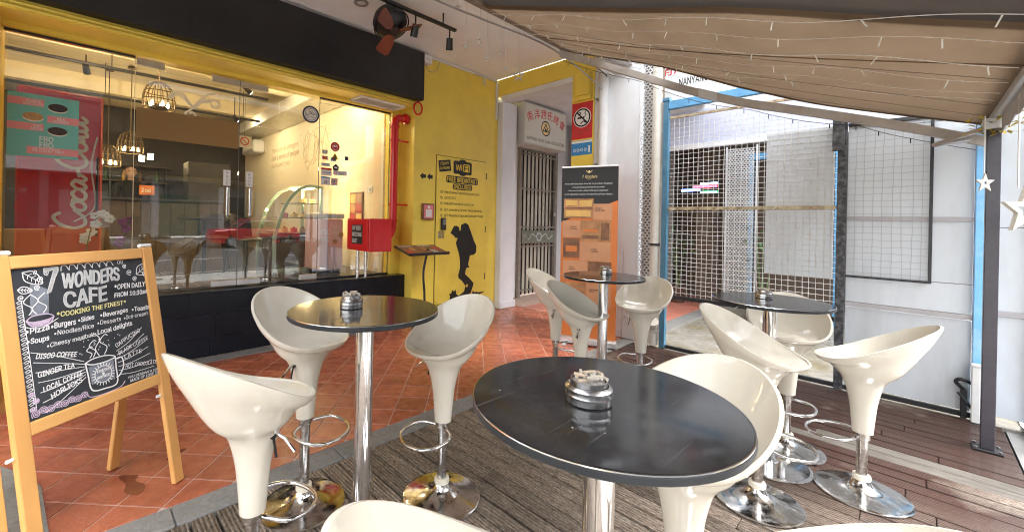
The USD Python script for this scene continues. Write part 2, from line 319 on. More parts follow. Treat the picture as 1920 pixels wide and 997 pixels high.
# grooved weathered decking: boards run along y, fine grooves across x; tone per board; damp and dark towards the open corner
MATS['deck_wood'] = usdkit.material(stage, '/World/Looks/deck_wood', {
    'g': ('geometry', {}), 'wr2': ('rgb_ramp', {'ramp': [(.0, (.42, .40, .38)), (.35, (1, 1, 1))]}), 'mu2': ('mix', {'mix_type': 'multiply', 'fac': .8}), 'mps': ('mapping', {'scale': (1, .3, 1)}), 'mp': ('mapping', {'scale': (30, 3, 1)}), 'n': ('noise_texture', {'scale': 2.0, 'detail': 7, 'roughness': .7}),
    'sp': ('noise_texture', {'scale': 150, 'detail': 4, 'roughness': .7}), 'pt': ('noise_texture', {'scale': 1.3, 'detail': 4}),
    'r': ('rgb_ramp', {'ramp': [(.25, (.145, .113, .086)), (.5, (.315, .256, .203)), (.75, (.57, .49, .41))]}),
    'rs': ('rgb_ramp', {'ramp': [(.40, (.12, .11, .10)), (.56, (1, 1, 1))]}), 'mu': ('mix', {'mix_type': 'multiply', 'fac': .75}),
    'oi': ('object_info', {}), 'mr': ('map_range', {'to_min': .62, 'to_max': 1.35}), 'hv': ('hsv', {}),
    'wr': ('rgb_ramp', {'ramp': [(.25, (0, 0, 0)), (.42, (1, 1, 1))]}), 'wet': ('mix', {'color2': (.050, .028, .022)}),
    'sx': ('separate_xyz', {}), 'far': ('map_range', {'from_min': 2.2, 'from_max': 3.4, 'to_min': .1, 'to_max': 1.0, 'clamp': True}), 'wm': ('math', {'math_type': 'multiply'}),
    'rr': ('map_range', {'from_min': 0, 'from_max': 1, 'to_min': .60, 'to_max': .17}),
    'wv': ('wave_texture', {'bands_direction': 'x', 'scale': 17, 'distortion': .5, 'detail': 1}), 'b': ('bump', {'strength': .9, 'distance': .005}),
    'p': ('principled_bsdf', {'specular_ior_level': .3})},
    [('g.position', 'mp.vector'), ('mp.vector', 'n.vector'), ('g.position', 'mps.vector'), ('mps.vector', 'sp.vector'), ('g.position', 'pt.vector'), ('n.fac', 'r.fac'), ('sp.fac', 'rs.fac'), ('r.color', 'mu.color1'), ('rs.color', 'mu.color2'),
     ('oi.random', 'mr.value'), ('mr.result', 'hv.value'), ('wv.fac', 'wr2.fac'), ('mu.color', 'mu2.color1'), ('wr2.color', 'mu2.color2'), ('mu2.color', 'hv.color'), ('pt.fac', 'wr.fac'), ('g.position', 'sx.vector'), ('sx.x', 'far.value'), ('wr.color', 'wm.value1'), ('far.result', 'wm.value2'),
     ('wm.value', 'wet.fac'), ('hv.color', 'wet.color1'), ('wet.color', 'p.base_color'), ('wm.value', 'rr.value'), ('rr.result', 'p.roughness'), ('g.position', 'wv.vector'), ('wv.fac', 'b.height'), ('b.normal', 'p.normal')], surface='p.BSDF')

# ------------------------------------------------------------------ the setting: ground, road, walkway, deck
put('/World', 'ground', box(-300, 300, -300, 300, -.40, -.30), 'concrete_wet', kind='structure')
put('/World', 'sky', lathe([(450, -60), (449.5, 60), (420, 180), (300, 340), (0.01, 440)], 32), 'poly_white', kind='structure') if False else None
rd = setting('road', at=(0, -8, -.2))
put(rd, 'carriageway', box(-80, 90, -16.2, -2.3, -.29, -.12), 'asphalt')
for k in range(14): put(rd, 'lane_marking', box(-26 + k * 4.6, -23.6 + k * 4.6, -7.26, -7.12, -.119, -.115), 'road_white')
for k in range(10): put(rd, 'lane_marking', box(-30 + k * 7, -27.2 + k * 7, -11.06, -10.93, -.119, -.115), 'road_white')
for yy in (-2.62, -2.78): put(rd, 'edge_line', box(-70, 80, yy - .05, yy + .05, -.119, -.115), 'road_yellow')
put('/World', 'street_kerb', box(-70, 80, -2.3, -2.1, -.29, .0, .01), 'kerb_granite', kind='structure')
put('/World', 'pavement', box(-70, 80, -2.1, -.48, -.29, -.03), 'pavement_pale', kind='structure')
put('/World', 'far_pavement', box(-70, 80, -21, -16.2, -.29, .02), 'kerb_granite', kind='structure')
# tiled walkway under the building: quarry tiles laid diagonally, each its own piece
wk = setting('walkway', at=(2, 3.6, 0))
put(wk, 'grout_bed', box(-3.0, 5.6, 2.44, 5.0, -.29, -.003), 'grout')
S2 = math.sqrt(.5); region = sbox(-3.0, 2.442, 5.58, 4.815); rest = []
for i in range(-30, 40):
    for j in range(-40, 30):
        a, b = 1.97 + .2285 * i, -1.742 + .2303 * j
        g = .003; q = [(a + g, b + g), (a + .2285 - g, b + g), (a + .2285 - g, b + .2303 - g), (a + g, b + .2303 - g)]
        pl = Polygon([((s + t) * S2, (s - t) * S2) for s, t in q]).intersection(region)
        if pl.is_empty or pl.area < 4e-4 or pl.geom_type != 'Polygon': continue
        tp = pl.buffer(-.0025)
        if tp.is_empty or tp.geom_type != 'Polygon': continue
        dz = rng.uniform(-.0006, .0006)
        pts = [(x, y, .0 + dz) for x, y in tp.exterior.coords[:-1]] + [(x, y, -.003) for x, y in pl.exterior.coords[:-1]] + [(x, y, -.008) for x, y in pl.exterior.coords[:-1]]
        h = trimesh.convex.convex_hull(np.array(pts)); cx, cy = pl.centroid.x, pl.centroid.y
        if -.25 < cx < 5.3 and cy < 4.9 and cx * .675 + cy * .738 > 1.55: put(wk, 'tile', h, 'terracotta')
        else: rest.append(h)
put(wk, 'tiles_beyond', cat(rest), 'terracotta', kind='stuff')
sp = spline([(.19, 2.90), (.235, 2.87), (.30, 2.83), (.37, 2.885), (.36, 2.95), (.30, 2.93), (.27, 2.87), (.245, 2.80), (.28, 2.72), (.25, 2.66), (.205, 2.72), (.215, 2.80)], 5, True)
put(wk, 'wet_patch', frame(ext(Polygon(sp).buffer(0).buffer(.006), .0012), (0, 0, .0004), (1, 0, 0), (0, 1, 0)), 'wet_spill')
put(wk, 'wet_patch', frame(ext(stroke([(.42, 2.93), (.47, 2.97), (.5, 2.99)], .028), .0012), (0, 0, .0004), (1, 0, 0), (0, 1, 0)), 'wet_spill')
ks = setting('kerb_strip', at=(2, 2.36, 0))
for k in range(10):
    put(ks, 'kerb_stone', box(-3 + k * .84, -3 + (k + 1) * .84 - .004, 2.275, 2.438, -.2, .003 + rng.uniform(-.001, .001), .006), 'kerb_granite')
put('/World', 'step_apron', box(-3, 3.42, 4.62, 4.80, -.02, .004, .003), 'kerb_granite', kind='structure')
# timber deck: boards run away from the shop
dk = setting('deck', at=(2, 1, 0))
put(dk, 'deck_bed', box(-1.6, 5.04, -.47, 2.26, -.3, -.03), 'dark_gap')
x = 1.265 - .107 * 27; n = 0
while x < 4.98:
    w = .0965; ends = [2.268, -.46]
    cut = rng.uniform(.1, 1.9) if n % 2 else rng.uniform(-.2, .6)
    for y1, y0 in ((ends[0], cut + .0015), (cut - .0015, ends[1])):
        put(dk, 'plank', box(x + .0025, x + .0025 + w, y0, y1, -.028, rng.uniform(-.0025, .0005), .0035), 'deck_pale' if 3.70 < x < 3.90 and y0 < 0 else 'deck_wood')
    x += .107; n += 1
put('/World', 'yard_floor', box(5.04, 14, -4, 2.22, -.29, -.012), 'concrete_wet', kind='structure')
put('/World', 'yard_kerb', box(5.06, 14, 2.22, 2.44, -.29, .006, .008), 'kerb_granite', kind='structure')
nw = setting('neighbour_walkway', at=(7, 3.5, 0))
put(nw, 'grout_bed', box(5.6, 14, 2.44, 8.0, -.29, -.003), 'grout')
for i in range(14):
    for j in range(5):
        put(nw, 'tile', box(5.61 + i * .4, 6.0 + i * .4, 2.45 + j * .4, 2.84 + j * .4, -.01, 0, .003), 'pink_tile')
put('/World', 'walkway_ceiling', box(-3, 5.08, 2.46, 4.66, 3.75, 3.9), 'ceiling_paint', kind='structure')

# ------------------------------------------------------------------ the cafe front
YW, YG = 4.66, 5.02
sf = thing('cafe_shopfront', 'yellow painted cafe front with wide glass panes above a black tiled step', 'shopfront', (1.5, 4.8, 0))
put(sf, 'wall', cat([box(3.42, 5.12, YW, 5.2, 0, 3.75), box(-3, -.47, YW, 5.2, 0, 3.75), box(-.47, 3.42, YW, YG - .06, 2.98, 3.75)]), 'yellow_paint')
put(sf, 'soffit', box(-.468, 3.418, YG - .06, YG + .1, 2.935, 3.74), 'yellow_paint')
put(sf, 'upper_storey', cat([box(-6, 5.12, 2.38, 2.46, 3.42, 12), box(-6, 5.12, 2.46, 9, 3.92, 12)]), 'white_paint')
put(sf, 'moulding', cat([tube([(-.47, YW - .012, z), (3.42, YW - .012, z)], .012, 8) for z in (3.0, 3.035)]), 'yellow_paint')
put(sf, 'plinth_core', box(-.47, 3.42, 4.835, 5.19, 0, .645), 'grout_dark')
for z0, z1 in ((.006, .19), (.195, .434), (.439, .648)):
    xx = -.47 + rng.uniform(-.5, -.1)
    while xx < 3.42:
        a, b = max(xx, -.47), min(xx + .9, 3.419)
        if b - a > .02: put(sf, 'plinth_tile', box(a + .002, b - .002, 4.82, 4.836, z0, z1, .002), 'plinth_tile')
        xx += .9
put(sf, 'threshold', box(-.47, 3.419, 4.822, 5.2, .649, .66, .002), 'plinth_tile')
GX = [-.46, .39, 1.305, 2.22, 3.25]
PANES = []
for k in range(4):
    kind = 'door_pane' if k in (1, 2) else 'glass_pane'
    PANES.append(put(sf, kind, box(GX[k] + .003, GX[k + 1] - .003, YG - .006, YG + .006, .672, 2.925), 'shop_glass'))
    put(sf, 'pane_edge', cat([box(GX[k + 1] - .0025, GX[k + 1] + .0025, YG - .005, YG + .005, .672, 2.925)]), 'cream_paint' if k in (0,) else 'grout_dark')
for x0, x1, z0, z1 in ((-.46, .39, .6605, .680), (2.22, 3.25, .6605, .680), (-.46, .39, 2.918, 2.934), (2.22, 3.25, 2.918, 2.934)): put(sf, 'glass_channel', box(x0, x1, YG - .014, YG + .014, z0, z1), 'black_metal')
put(sf, 'reveal', box(3.256, 3.419, YG - .058, YG + .1, .661, 2.934), 'yellow_paint')
for x0, x1, z in ((.40, .62, 2.86), (1.03, 1.30, 2.86), (1.31, 1.60, 2.86), (1.06, 1.30, .675), (1.31, 1.55, .675), (2.0, 2.212, .675)):
    put(sf, 'patch_fitting', box(x0, x1, YG - .022, YG + .022, z, z + .062, .004), 'aluminium')
for pn_, xh in ((PANES[1], 1.19), (PANES[2], 1.415)):
    h = put(pn_, 'handle', cat([cyl((xh, YG - .06, 1.44), (xh, YG - .06, 1.74), .02, 14), cyl((xh, YG - .06, 1.49), (xh, YG, 1.49), .009, 8), cyl((xh, YG - .06, 1.70), (xh, YG, 1.70), .009, 8)]), 'chrome', smooth=30)
    put(pn_, 'pull_plate', box(xh - .035, xh + .035, YG - .012, YG - .0075, 1.76, 1.93, .001), 'paper_white')
    put(pn_, 'pull_lettering', cat([on_front(txt(c, .022, align='c'), xh, 1.885 - i * .035, YG - .013) for i, c in enumerate('PULL')]), 'print_black')
# hostel door set flush in the yellow wall
dr = thing('hostel_door', 'yellow flush door printed with black hostel notices and a walker silhouette', 'door', (4.33, YW, .2))
put(dr, 'door_leaf', box(3.825, 4.845, YW - .018, YW + .01, .21, 2.37, .003), 'yellow_paint')
put(dr, 'door_gap', cat([box(3.815, 3.8235, YW - .0035, YW + .01, .2, 2.38), box(4.8465, 4.855, YW - .0035, YW + .01, .2, 2.38), box(3.8235, 4.8465, YW - .0035, YW + .01, 2.3715, 2.38)]), 'dark_gap')
put(dr, 'hinge', cat([cyl((4.85, YW - .02, z), (4.85, YW - .02, z + .1), .007, 8) for z in (.5, 1.25, 2.1)]), 'black_metal')
put(dr, 'door_step', box(3.43, 4.9, YW - .05, YW - .019, .004, .195, .004), 'plinth_tile')
yd = YW - .0188
MAN = [(4.171,1.349),(4.13,1.285),(4.105,1.245),(4.175,1.205),(4.201,1.175),(4.257,1.169),(4.216,1.102),(4.231,1.053),(4.28,.942),(4.309,.831),(4.312,.714),(4.275,.601),(4.283,.564),(4.358,.514),(4.435,.428),(4.403,.345),(4.297,.294),(4.347,.284),(4.535,.282),(4.595,.414),(4.608,.458),(4.51,.546),(4.416,.616),(4.447,.713),(4.516,.709),(4.481,.753),(4.518,.896),(4.606,.905),(4.651,.941),(4.655,1.042),(4.6,1.119),(4.525,1.271),(4.471,1.371),(4.408,1.4),(4.318,1.369),(4.31,1.296),(4.291,1.247),(4.276,1.332),(4.222,1.356)]
mp = Polygon(MAN).buffer(0).buffer(.012).buffer(-.012)
gr = Polygon([(4.11,.245),(4.13,.31),(4.10,.33),(4.15,.345),(4.16,.39),(4.19,.36),(4.23,.385),(4.235,.33),(4.27,.30),(4.36,.28),(4.5,.285),(4.58,.30),(4.60,.34),(4.62,.305),(4.68,.315),(4.70,.30),(4.84,.302),(4.74,.275),(4.6,.262),(4.45,.245),(4.25,.25)]).buffer(.004)
hole = Polygon([(4.46,.40),(4.49,.43),(4.47,.46),(4.44,.44)])
put(dr, 'walker_silhouette', on_front(ext(unary_union([mp, gr]).difference(hole), .0012), 0, 0, yd), 'print_black')
badge = affinity.rotate(sbox(3.855, 2.15, 4.085, 2.315), 9)
ob_ = put(dr, 'open_badge', on_front(ext(badge, .0012), 0, 0, yd), 'print_black')
c9, s9 = math.cos(math.radians(9)), math.sin(math.radians(9))
put(ob_, 'open_lettering', cat([frame(txt('Open', .05, .15, shear=.25), (3.885, yd - .0015, 2.235), (c9, 0, s9), (-s9, 0, c9)), frame(txt('24 HOURS', .034, .18, bold=True), (3.885, yd - .0015, 2.17), (c9, 0, s9), (-s9, 0, c9))]), 'print_yellow')
wf = unary_union([Point(4.33, 2.235).buffer(.115), sbox(4.17, 2.165, 4.49, 2.30).buffer(.02), ]).buffer(.01)
wb_ = put(dr, 'wifi_badge', on_front(ext(wf, .0012), 0, 0, yd), 'print_black')
put(wb_, 'wifi_lettering', cat([on_front(txt('Wi', .085, .13, bold=True), 4.185, 2.19, yd - .0015), on_front(ext(rect(.145, .12, .025), .0008).apply_translation([0, 0, 0]), 4.335, 2.175, yd - .0015)]), 'print_yellow')
put(wb_, 'wifi_lettering_dark', on_front(txt('Fi', .085, .11, bold=True), 4.355, 2.19, yd - .0026), 'print_black')
fb = unary_union([affinity.translate(rect(.66, .105, .03), 4.0, 1.993), affinity.translate(rect(.40, .09, .03), 4.135, 1.895)])
bb_ = put(dr, 'breakfast_badge', on_front(ext(fb, .0012), 0, 0, yd), 'print_black')
put(bb_, 'breakfast_lettering', cat([on_front(txt('FREE BREAKFAST', .07, .63, bold=True), 4.015, 2.01, yd - .0015), on_front(txt('INCLUDED', .062, .36, bold=True), 4.155, 1.91, yd - .0015)]), 'print_yellow')
ct = [('http://www.7wondershostel.com', 1.83, .72), ('62913774', 1.748, .22), ('hello@7wondershostel.com', 1.664, .60), ('@7_wonders_hostel  #wonderslog', 1.572, .78), ('@7 WondersCapsuleConcept Hostel', 1.488, .82)]
put(dr, 'contact_lettering', cat([on_front(txt(s, .038, w), 3.975, z, yd) for s, z, w in ct] + [on_front(ext(ring2((3.915, z + .017), .014, .021, 12), .0008), 0, 0, yd) for s, z, w in ct]), 'print_black')
kp_ = put(dr, 'keypad_lock', box(3.905, 3.985, yd - .045, yd, 1.29, 1.465, .008), 'black_metal')
put(kp_, 'keypad_buttons', cat([box(3.921 + .02 * i, 3.935 + .02 * i, yd - .048, yd - .0452, 1.37 + .022 * j, 1.385 + .022 * j) for i in range(3) for j in range(4)]), 'print_grey')
put(dr, 'switch_plate', box(3.862, 3.975, yd - .012, yd, 1.17, 1.275, .004), 'brushed_steel')
ar = Polygon([(0, .05), (.055, .1), (.055, .075), (.105, .075), (.105, .025), (.055, .025), (.055, 0)])
for k, xx in enumerate((3.53, 3.655)):
    s = thing('arrow_sticker', ('black arrow sticker on yellow wall, nearer the shop glass of two', 'black arrow sticker on yellow wall, nearer the hostel door of two')[k], 'sticker', (xx, YW, 2.0), group='arrow stickers beside the hostel door')
    put(s, 'arrow', on_front(ext(ar, .0015), xx, 2.0, YW - .0004), 'print_black')
fp = thing('call_point', 'red framed alarm box with white card on yellow wall', 'alarm box', (3.66, YW, 1.43))
put(fp, 'case', box(3.56, 3.765, YW - .045, YW, 1.435, 1.665, .008), 'print_brown'); put(fp, 'face', box(3.58, 3.745, YW - .0485, YW - .0452, 1.455, 1.645, .001), 'print_pink_deep')
put(fp, 'card', box(3.61, 3.715, YW - .051, YW - .0487, 1.475, 1.58), 'paper_white'); put(fp, 'button', lathe([(.02, 0), (.02, .012), (.0, .014)], 16), 'paper_white') if False else put(fp, 'button', on_front(ext(Point(0, 0).buffer(.022), .006), 3.662, 1.612, YW - .0487), 'paper_white')
# black sign board over the shop
sg = thing('sign_board', 'long black shop sign board running above the glass front', 'sign', (1.5, 4.55, 3.06))
put(sg, 'board', box(-2.2, 3.46, 4.53, 4.655, 3.065, 3.70, .004), 'sign_black')
put(sg, 'edge_trim', cat([box(-2.2, 3.464, 4.527, 4.54, 3.701, 3.709), box(3.4605, 3.472, 4.527, 4.655, 3.062, 3.709)]), 'black_metal')
put(sg, 'top_lip', box(-2.2, 3.46, 4.524, 4.56, 3.7095, 3.717), 'aluminium')
sv = thing('soffit_vent', 'pale louvred vent set in yellow soffit above the glass', 'vent', (2.95, 4.86, 2.95))
put(sv, 'vent_frame', cat([box(2.60, 3.28, 4.69, 4.71, 2.955, 2.979), box(2.60, 3.28, 4.93, 4.95, 2.955, 2.979), box(2.60, 2.62, 4.711, 4.929, 2.955, 2.979), box(3.26, 3.28, 4.711, 4.929, 2.955, 2.979)]), 'paper_white')
for k in range(9): put(sv, 'louvre', frame(box(2.621, 3.259, -.011, .011, -.001, .001), (0, 4.724 + .0237 * k, 2.966), (1, 0, 0), (0, .8, .6)), 'paper_white')

# ------------------------------------------------------------------ inside the cafe
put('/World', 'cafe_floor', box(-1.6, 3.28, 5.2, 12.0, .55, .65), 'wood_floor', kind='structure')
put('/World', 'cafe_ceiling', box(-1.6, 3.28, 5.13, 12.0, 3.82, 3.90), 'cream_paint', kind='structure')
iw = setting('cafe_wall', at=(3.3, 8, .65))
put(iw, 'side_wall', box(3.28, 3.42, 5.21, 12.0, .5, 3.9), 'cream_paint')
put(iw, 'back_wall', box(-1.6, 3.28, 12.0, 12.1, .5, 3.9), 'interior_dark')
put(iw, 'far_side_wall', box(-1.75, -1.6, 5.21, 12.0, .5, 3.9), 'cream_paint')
put(iw, 'wall_quote', cat([frame(txt(s, .10, w, bold=bd), (3.279, 9.95, z), (0, -1, 0), ZU) for s, z, w, bd in (('There are no strangers', 2.88, 1.55, False), ('Just a world of people', 2.71, 1.6, True), ("you haven't met", 2.54, 1.1, False))]), 'wall_ink')
ln = []
for k in range(16):
    a = 6.75 + .07 * k; q = spline([(a + npr.uniform(-.05, .35), 2.35 + npr.uniform(0, .8)) for _ in range(5)], 6); ln.append(stroke(q, .009))
put(iw, 'wall_sketch', frame(ext(unary_union(ln), .0008), (3.279, 0, 0), (0, -1, 0), ZU).apply_transform(np.diag([1, -1, 1, 1])).apply_translation([0, 0, 0]), 'print_brown') if False else put(iw, 'wall_sketch', frame(ext(unary_union(ln), .0008), (3.279, 15.0, 0), (0, -1, 0), ZU), 'wall_ink')
put(iw, 'ceiling_beam', cat([box(-1.6, 3.279, y, y + .22, 3.56, 3.819) for y in (7.3, 9.6)]), 'cream_paint')
du = thing('air_duct', 'cream boxed air duct along the cafe side wall', 'duct', (2.9, 8, 3.4)); put(du, 'duct', box(2.72, 3.278, 5.9, 11.9, 3.33, 3.555, .01), 'duct_metal'); put(du, 'collar', cat([box(2.71, 3.2785, y, y + .05, 3.32, 3.558) for y in (6.6, 7.9, 9.3)]), 'duct_metal')
ac = thing('air_conditioner', 'white wall air conditioner beside the no smoking notice inside', 'air conditioner', (3.1, 8.9, 2.9)); put(ac, 'case', box(3.02, 3.279, 10.4, 11.3, 2.95, 3.25, .03), 'paper_white'); put(ac, 'vane', box(3.0, 3.019, 10.45, 11.25, 2.97, 3.03, .003), 'print_grey')
for i, (y, x0, x1) in enumerate(((6.9, -1.3, 2.2), (8.6, -1.3, 2.6))):
    cr = thing('conduit_pipe', ('black pipe under the cafe ceiling, nearer the glass', 'black pipe under the cafe ceiling, deeper in the room')[i], 'pipe', (0, y, 3.3))
    put(cr, 'pipe', cyl((x0, y, 3.28 - .0), (x1, y, 3.28), .022, 8), 'black_metal'); put(cr, 'hanger', cat([cyl((q, y, 3.28), (q, y, 3.8), .006, 6) for q in (x0 + .3, x0 + 1.6, x1 - .3)]), 'black_metal')
spots = []
def spot(x, y, z, dx, dy, label, lit, zc, mat='black_metal'):
    s = thing('spotlight', label, 'spotlight', (x, y, z)); put(s, 'stem', cyl((x, y, zc), (x, y, z + .02), .008, 8), mat)
    D = np.array([dx, dy, -1.0]); D /= np.linalg.norm(D); c = np.array([x, y, z])
    put(s, 'lamp_head', cyl(c - D * .03, c + D * .10, np.array([.036, .04]), 16), mat, smooth=30)
    put(s, 'lens', cyl(c + D * .101, c + D * .103, .032, 16), 'spot_lens' if lit else 'paper_white')
    return c + D * .12, D
SP = [spot(x, y, 3.42, dx, dy, l, True, 3.815) for x, y, dx, dy, l in (
    (.02, 6.1, .1, .9, 'lit spotlight hanging over the red fridge'), (.06, 7.6, .2, .8, 'lit spotlight behind the red fridge, under the pipe'), (1.9, 7.0, 1.3, .1, 'lit spotlight near the round halal sticker'), (2.3, 9.2, 1.0, .1, 'lit spotlight above the wall air conditioner'),
    (2.5, 5.9, 1.2, -.1, 'lit spotlight over the cake display case'))]
def lamp(name, pos, D, inten, rad, col=(1, .80, .52), cone=None):
    L = UsdLux.DiskLight.Define(stage, f'/World/{name}'); z = -np.array(D, float); z /= np.linalg.norm(z); xx = np.cross([0, .3, 1.0], z); xx /= np.linalg.norm(xx); yy = np.cross(z, xx)
    m = np.eye(4); m[0, :3], m[1, :3], m[2, :3], m[3, :3] = xx, yy, z, pos
    L.AddTransformOp().Set(Gf.Matrix4d(*m.ravel().tolist())); L.CreateRadiusAttr(rad); L.CreateIntensityAttr(inten); L.CreateNormalizeAttr(True); L.CreateColorAttr(Gf.Vec3f(*col))
for k, (c, D) in enumerate(SP): lamp(f'spot_beam_{k}', c, D, (5.0, 4.0, 2.0, 2.0, 2.0)[k], .035)
# birdcage pendants
def cage(x, y, z, r, h, label, bulbs=5):
    s = thing('birdcage_lamp', label, 'pendant lamp', (x, y, z), group='birdcage pendant lamps in the cafe')
    rods = [tube([(x + r * math.cos(a) * q, y + r * math.sin(a) * q, z + hh * h) for q, hh in ((1, 0), (1.02, .25), (.97, .5), (.78, .78), (.4, .95), (.06, 1.0))], .0045, 5) for a in np.arange(16) * math.pi / 8]
    hoops = [tube([(x + r * q * math.cos(a), y + r * q * math.sin(a), z + hh * h) for a in np.arange(24) * math.pi / 12], .006, 5, True) for q, hh in ((1, 0), (1.02, .3), (.92, .6))]
    put(s, 'cage', cat(rods + hoops), 'bronze_wire'); put(s, 'chain', cyl((x, y, z + h), (x, y, 3.815), .007, 6), 'bronze_wire'); put(s, 'canopy', lathe([(.0, 0), (.06, 0), (.05, .03), (.012, .05), (0, .05)], 16, (x, y, 3.765)), 'bronze_wire')
    for k in range(bulbs):
        a = k * 2 * math.pi / bulbs; bx, by = x + r * .55 * math.cos(a), y + r * .55 * math.sin(a)
        put(s, 'bulb', lathe([(0, -.03), (.016, -.022), (.02, -.005), (.012, .02), (.006, .04), (0, .045)], 8, (bx, by, z + .05)), 'warm_bulb')
    put(s, 'crown', lathe([(0, 0), (r * .6, .0), (r * .6, .012), (0, .012)], 16, (x, y, z + .0)), 'bronze_wire')
    return s
cage(.75, 6.5, 2.78, .17, .34, 'birdcage pendant lamp nearest the glass door, left of the logo')
cage(.62, 8.5, 2.42, .17, .34, 'birdcage pendant lamp behind, higher of the two small ones')
cage(.36, 8.9, 2.22, .17, .34, 'birdcage pendant lamp behind, lower of the two small ones')
ORD = ('first', 'second', 'third', 'fourth', 'fifth', 'sixth', 'seventh')
# red drinks fridge with the white script
fr = thing('drinks_fridge', 'tall red drinks fridge with white script behind the cafe glass', 'fridge', (-.1, 5.7, .65))
put(fr, 'cabinet', box(-.43, .185, 5.62, 6.2, .68, 2.62, .02), 'red_plastic'); put(fr, 'door_frame', box(-.42, .175, 5.595, 5.618, .72, 2.58, .008), 'red_paint')
put(fr, 'handle', box(.135, .155, 5.575, 5.594, 1.2, 2.0, .004), 'black_metal'); put(fr, 'foot', cat([box(x, x + .05, y, y + .05, .65, .68) for x in (-.40, .1) for y in (5.65, 6.1)]), 'black_metal')
sc = []
def script(sh, x, z, s):   # script letters as strokes, running upwards on the door
    for pts in sh:
        q = spline(np.array(pts, float), 6); sc.append(stroke([(x - b * s, z + a * s) for a, b in q], .030))
SC = {'C': [[(.75, .95), (.55, 1.15), (.2, .9), (.02, .4), (.2, .02), (.55, .05), (.9, .4)]], 'o': [[(.3, .5), (.1, .35), (.05, .1), (.25, 0), (.45, .15), (.45, .4), (.3, .5), (.6, .45)]], 'c': [[(.5, .42), (.35, .5), (.1, .3), (.1, .05), (.35, 0), (.6, .2)]],
      'a': [[(.5, .4), (.3, .5), (.08, .3), (.1, .03), (.3, .05), (.5, .4), (.48, .1), (.6, 0), (.75, .15)]], 'l': [[(.05, .1), (.35, .6), (.45, 1.05), (.3, 1.1), (.22, .6), (.25, .05), (.4, 0), (.55, .15)]], '-': [[(.1, .25), (.4, .3)]]}
pz = 1.28
for ch in 'Coca-Cola':
    script(SC[ch], .06, pz, .20); pz += {'C': .17, 'o': .1, 'c': .105, 'a': .125, '-': .09, 'l': .09}[ch]
sc.append(stroke(spline([(-.02, 1.35), (.13, 1.5), (.10, 1.9), (.14, 2.2)], 6), .014))
put(fr, 'script_lettering', on_front(ext(unary_union(sc), .001), 0, 0, 5.594), 'paper_white')
# cookie poster on the glass
ps = thing('cookie_poster', 'turquoise ice cream cookie poster stuck on the left glass pane', 'poster', (-.22, YG, 1.86))
py = YG - .0075; PX0, PX1, PZ0, PZ1 = -.435, .0, 1.90, 2.425
put(ps, 'sheet', box(PX0, PX1, py - .002, py, PZ0, PZ1), 'print_teal')
put(ps, 'stripe', cat([box(a, b, py - .0032, py - .0021, z, z + .062) for a, b, z in ((PX0, -.22, 2.325), (-.20, PX1, 2.20), (PX0, -.22, 2.12), (-.32, PX1, 1.925))]), 'print_pink')
for k, (x, z, mt) in enumerate(((-.135, 2.335, 'cookie_dark'), (-.285, 2.238, 'cookie_tan'), (-.135, 2.135, 'cookie_dark'))):
    ck = affinity.scale(Point(x, z).buffer(.062, quad_segs=8), 1, .55)
    put(ps, 'cookie_filling', on_front(ext(affinity.translate(ck, 0, -.010), .0008), 0, 0, py - .0032), 'cream_filling'); put(ps, 'cookie', on_front(ext(ck, .0008), 0, 0, py - .0042), mt)
put(ps, 'lettering', cat([on_front(txt(s, h, w, bold=True, align='l'), x, z, py - .0042) for s, h, w, x, z in (('DOUBLE', .02, .085, -.325, 2.358), ('CHOCOLATE', .02, .12, -.345, 2.332), ('MILK', .02, .05, -.14, 2.232), ('&COOKIES', .02, .10, -.165, 2.207), ('GOLD', .02, .05, -.285, 2.152), ('MOCHA', .02, .07, -.295, 2.127),
    ('FRO', .042, .085, -.245, 2.035), ('FRO', .042, .085, -.245, 1.985), ('ICE CREAM SANDWICHES', .012, .16, -.28, 1.968), ('THE COOLEST TREAT', .018, .2, -.29, 1.945))]), 'paper_white')
# film band, gilt logo and stickers on the glass
fb_ = thing('frosted_film', 'brown frosted film band across the left glass door', 'film', (.84, YG, 2.2)); put(fb_, 'film', box(.402, 1.296, YG - .0098, YG - .0072, 2.17, 2.455), 'brown_film')
lg = thing('gilt_logo', 'gilt winged emblem on the glass door above the film band', 'emblem', (.84, YG, 2.5))
cv = [spline(q, 8) for q in ([(.66,2.60),(.70,2.665),(.77,2.66),(.83,2.58),(.875,2.535)], [(.875,2.535),(.92,2.60),(1.0,2.645),(1.08,2.65),(1.10,2.60),(1.05,2.575),(1.03,2.60)], [(.68,2.60),(.73,2.645),(.80,2.60),(.86,2.535)], [(1.06,2.72),(1.0,2.70),(.92,2.62),(.85,2.52),(.80,2.47),(.84,2.44),(.89,2.46),(.86,2.49),(.84,2.475)], [(.89,2.54),(.94,2.605),(1.02,2.625)])]
put(lg, 'emblem', on_front(ext(unary_union([stroke(q, .021) for q in cv]), .0012), 0, 0, YG - .0075), 'gilt')
